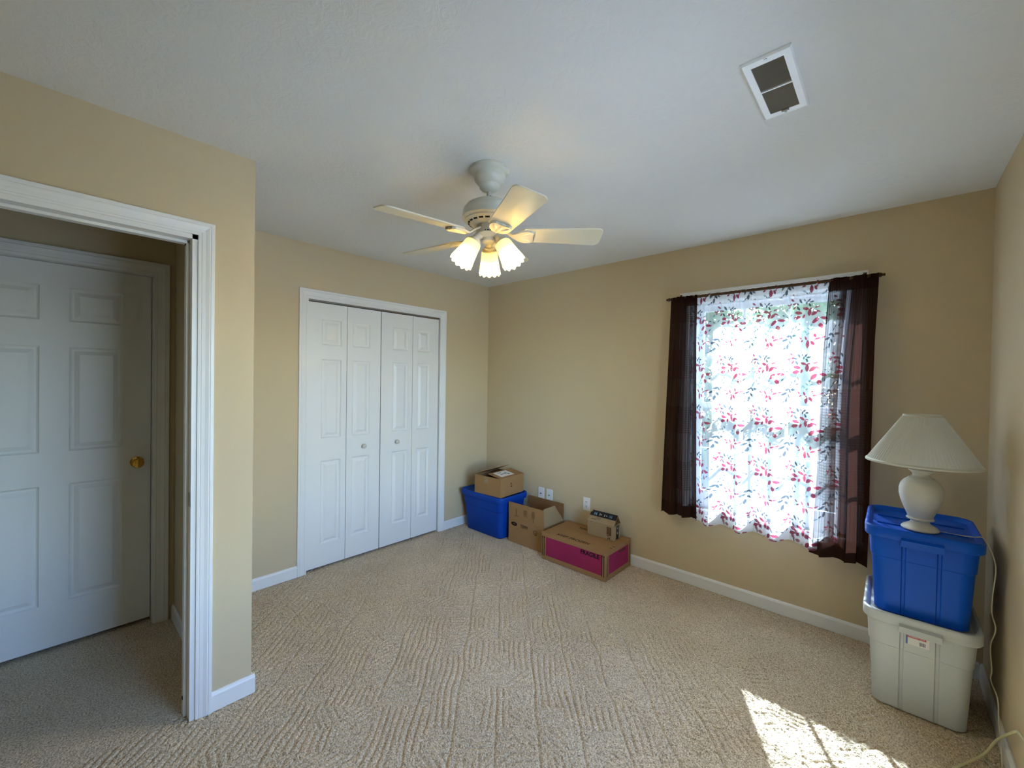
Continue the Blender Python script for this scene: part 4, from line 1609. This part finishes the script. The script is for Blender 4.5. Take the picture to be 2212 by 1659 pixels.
prf = [(lerp(RS0, RS1, k / 6), lerp(ZS0, ZS1, k / 6)) for k in range(7)]
m.lathe(prf, NP * 4, cap0=False, cap1=False, wave=pleat)
sh = m.build('lamp_shade', SHADE, lamp, smooth=True, angle=80)
m = MB()
m.lathe([(RS0 - .001, ZS0 - 0.004), (RS0 + 0.003, ZS0 - 0.003), (RS0 + 0.0025, ZS0 + 0.004), (RS0 - 0.004, ZS0 + 0.009), (RS0 - .006, ZS0 + .004)], 72, cap0=False, cap1=False)
m.build('bottom_trim', SHADE, sh, smooth=True)
m = MB()
m.lathe([(RS1 + 0.006, ZS1 - 0.008), (RS1 + 0.003, ZS1 + 0.001), (RS1 - 0.001, ZS1 + 0.001), (RS1 + .001, ZS1 - 0.008)], 48, cap0=False, cap1=False)
m.build('top_trim', SHADE, sh, smooth=True)
m = MB()
for s in (-1, 1):
    m.tube([(0, s * 0.012, 0.31), (0, s * 0.055, 0.36), (0, s * 0.055, 0.43), (0, s * 0.02, 0.50), (0, 0, 0.512)], 0.0016, 6)
m.tube([(-RS1, 0, ZS1 - 0.003), (RS1, 0, ZS1 - 0.003)], 0.0014, 6)
m.tube([(0, 0, 0.505), (0, 0, 0.524)], 0.0025, 6)
m.build('harp', BRASS, lamp)


def spline(pts, n=8):
    pts = [Vector(p) for p in pts]
    out = []
    for i in range(len(pts) - 1):
        p0, p1, p2, p3 = pts[max(i - 1, 0)], pts[i], pts[i + 1], pts[min(i + 2, len(pts) - 1)]
        for k in range(n):
            t = k / n
            out.append(0.5 * ((2 * p1) + (-p0 + p2) * t + (2 * p0 - 5 * p1 + 4 * p2 - p3) * t * t + (-p0 + 3 * p1 - 3 * p2 + p3) * t ** 3))
    out.append(pts[-1])
    return out


cpts = [(3.340, -0.420, 0.8055), (3.400, -0.43, 0.8055), (3.452, -0.47, 0.818), (3.478, -0.49, 0.827), (3.496, -0.50, 0.792), (3.509, -0.515, 0.742), (3.511, -0.52, 0.695),
        (3.508, -0.49, 0.590), (3.508, -0.485, 0.520), (3.514, -0.53, 0.473), (3.508, -0.475, 0.380), (3.510, -0.50, 0.290), (3.509, -0.49, 0.243),
        (3.520, -0.56, 0.210), (3.522, -0.58, 0.135), (3.520, -0.66, 0.060), (3.512, -0.70, 0.004), (3.47, -0.62, 0.003), (3.42, -0.3, 0.003)]
m = MB()
m.tube([p - Vector((LX, LY, LZ)) for p in spline(cpts)], 0.0022, 8)
m.build('power_cord', CORD, lamp, smooth=True)

epts = [(3.30, -0.98, 0.004), (3.383, -0.807, 0.006), (3.452, -0.690, 0.012), (3.481, -0.655, 0.030), (3.512, -0.640, 0.090), (3.521, -0.86, 0.262), (3.521, -0.93, 0.300),
        (3.521, -1.05, 0.335), (3.528, -1.20, 0.345)]
m = MB()
m.tube(spline(epts), 0.0042, 10)
ec = tag(m.build('extension_cord', CORD2, smooth=True), 'thick cream cord rising from the carpet along the right wall', 'cord')
MB().box(3.515, W + 0.0005, -1.222, -1.190, 0.330, 0.362, 0.003).build('plug', CORD2, ec)

# ------------------------------------------------------------------ outside: lawn and trees beyond the window
GZ = -0.6
m = MB()  # unseen overhang, added to keep high sky light off the windows
m.box(-1.2, W + 0.75, 0.16, 0.72, H + 0.06, H + 0.16)
m.box(W + T, W + 0.75, YS - 0.15, 0.16, H + 0.06, H + 0.16)
S(m.build('sky_block_eave', WHITE), 'white overhang added out of view above the windows to block high sky', 'sky_blocker')
S(MB().box(3.75, 24, -16, 0.3, GZ - 0.1, GZ + 0.01).build('reflector', mat('concrete', (170, 166, 160), 0.9, bump=0.4, bscale=30, var=0.08)), 'pale concrete driveway added outside, out of view, to bounce sunlight indoors', 'reflector')  # pale slab added out of view, bounces sunlight up to the ceiling
S(MB().box(-16, 24, -16, 30, GZ - 0.1, GZ).build('ground', GRASS), 'sunlit lawn outside behind the sheer curtain', 'lawn')


def tree(x, y, h, rad, label, seed):
    r2 = np.random.default_rng(seed)
    o = tag(empty('tree', (x, y, GZ)), label, 'tree', 'trees beyond the window')
    m = MB()
    m.tube([(0, 0, 0), (0.05, 0.02, h * .35), (0.0, 0.05, h * .7)], [0.20, 0.15, 0.06], 10)
    for k in range(6):
        a = 2 * PI * k / 6 + seed
        m.tube([(0, 0, h * .32), (rad * .5 * math.cos(a), rad * .5 * math.sin(a), h * .5)], [0.07, 0.02], 6)
    m.build('trunk', BARK, o)
    nl = 5200
    # leaf quads spread over lumpy clusters
    nc = 26
    cc = r2.normal(0, 1, (nc, 3))
    cc /= np.linalg.norm(cc, axis=1, keepdims=True)
    cc *= r2.uniform(0.35, 0.9, (nc, 1))
    cc[:, :2] *= rad
    cc[:, 2] = cc[:, 2] * h * .36 + h * .60
    ci = r2.integers(0, nc, nl)
    pos = cc[ci] + r2.normal(0, 1, (nl, 3)) * np.array([rad * .20, rad * .20, h * .075])
    pos[:, 2] = np.maximum(pos[:, 2], 0.3)
    u = r2.normal(0, 1, (nl, 3))
    u /= np.linalg.norm(u, axis=1, keepdims=True)
    w = np.cross(u, r2.normal(0, 1, (nl, 3)))
    w /= np.linalg.norm(w, axis=1, keepdims=True)
    sz = r2.uniform(0.07, 0.14, (nl, 1))
    v = np.stack([pos - u * sz, pos + w * sz * .55, pos + u * sz, pos - w * sz * .55], 1).reshape(-1, 3)
    me = bpy.data.meshes.new('foliage')
    me.from_pydata(v.tolist(), [], np.arange(nl * 4).reshape(-1, 4).tolist())
    me.materials.append(LEAF)
    f = bpy.data.objects.new('foliage', me)
    col.objects.link(f)
    f.parent = o
    f['kind'] = 'stuff'
    return o


TREES = [(-7.0, 12.0, 'backlit tree outside, far to the left of the window view'), (-2.3, 12.0, 'nearer tree outside behind the left half of the sheer curtain'),
         (2.35, 12.0, 'nearer tree outside behind the right half of the sheer curtain'), (7.0, 12.0, 'backlit tree outside, far to the right of the window view'),
         (-4.6, 17.6, 'back-row tree outside behind the left brown curtain'), (0.0, 17.8, 'back-row tree outside in the gap between the two nearer trees'),
         (4.7, 17.6, 'back-row tree outside behind the right brown curtain')]
for k, (x, y, lab) in enumerate(TREES):
    tree(x, y, 6.6 if y < 15 else 8.6, 1.75, lab, 100 + k)


def sky_screen(x0, x1, y0, y1, h, label, seed):  # leafy barrier, added to cover the bright horizon sky below the tree crowns
    r2 = np.random.default_rng(seed)
    o = tag(empty('sky_screen', ((x0 + x1) / 2, (y0 + y1) / 2, GZ)), label, 'sky_screen')
    hx, hy = (x1 - x0) / 2, (y1 - y0) / 2
    m = MB()
    nxx = 40
    for a in range(nxx):       # woody stems
        xx = -hx + 2 * hx * (a + .5) / nxx + r2.uniform(-.1, .1)
        m.tube([(xx, 0, 0), (xx + r2.uniform(-.1, .1), r2.uniform(-.2, .2), h * .8)], [0.03, 0.012], 5)
    tag(m.build('stems', BARK, o), kind='stuff')
    nl = 26000
    pos = np.stack([r2.uniform(-hx, hx, nl), r2.uniform(-1, 1, nl) * hy, r2.uniform(0.03, 1, nl) * h], 1)
    pos[:, 2] += 0.14 * np.sin(pos[:, 0] * 2.1) + 0.09 * np.sin(pos[:, 0] * 5.3 + 1)
    pos[:, 2] = np.maximum(pos[:, 2], 0.05)
    u = r2.normal(0, 1, (nl, 3))
    u /= np.linalg.norm(u, axis=1, keepdims=True)
    w = np.cross(u, r2.normal(0, 1, (nl, 3)))
    w /= np.linalg.norm(w, axis=1, keepdims=True)
    sz = r2.uniform(0.05, 0.11, (nl, 1))
    v = np.stack([pos - u * sz, pos + w * sz * .55, pos + u * sz, pos - w * sz * .55], 1).reshape(-1, 3)
    me = bpy.data.meshes.new('foliage')
    me.from_pydata(v.tolist(), [], np.arange(nl * 4).reshape(-1, 4).tolist())
    me.materials.append(LEAF)
    f = bpy.data.objects.new('foliage', me)
    col.objects.link(f)
    f.parent = o
    f['kind'] = 'stuff'


sky_screen(-9.0, 9.5, 7.6, 8.9, 2.75, 'tall leafy hedge added across the yard to cover bright horizon sky', 55)
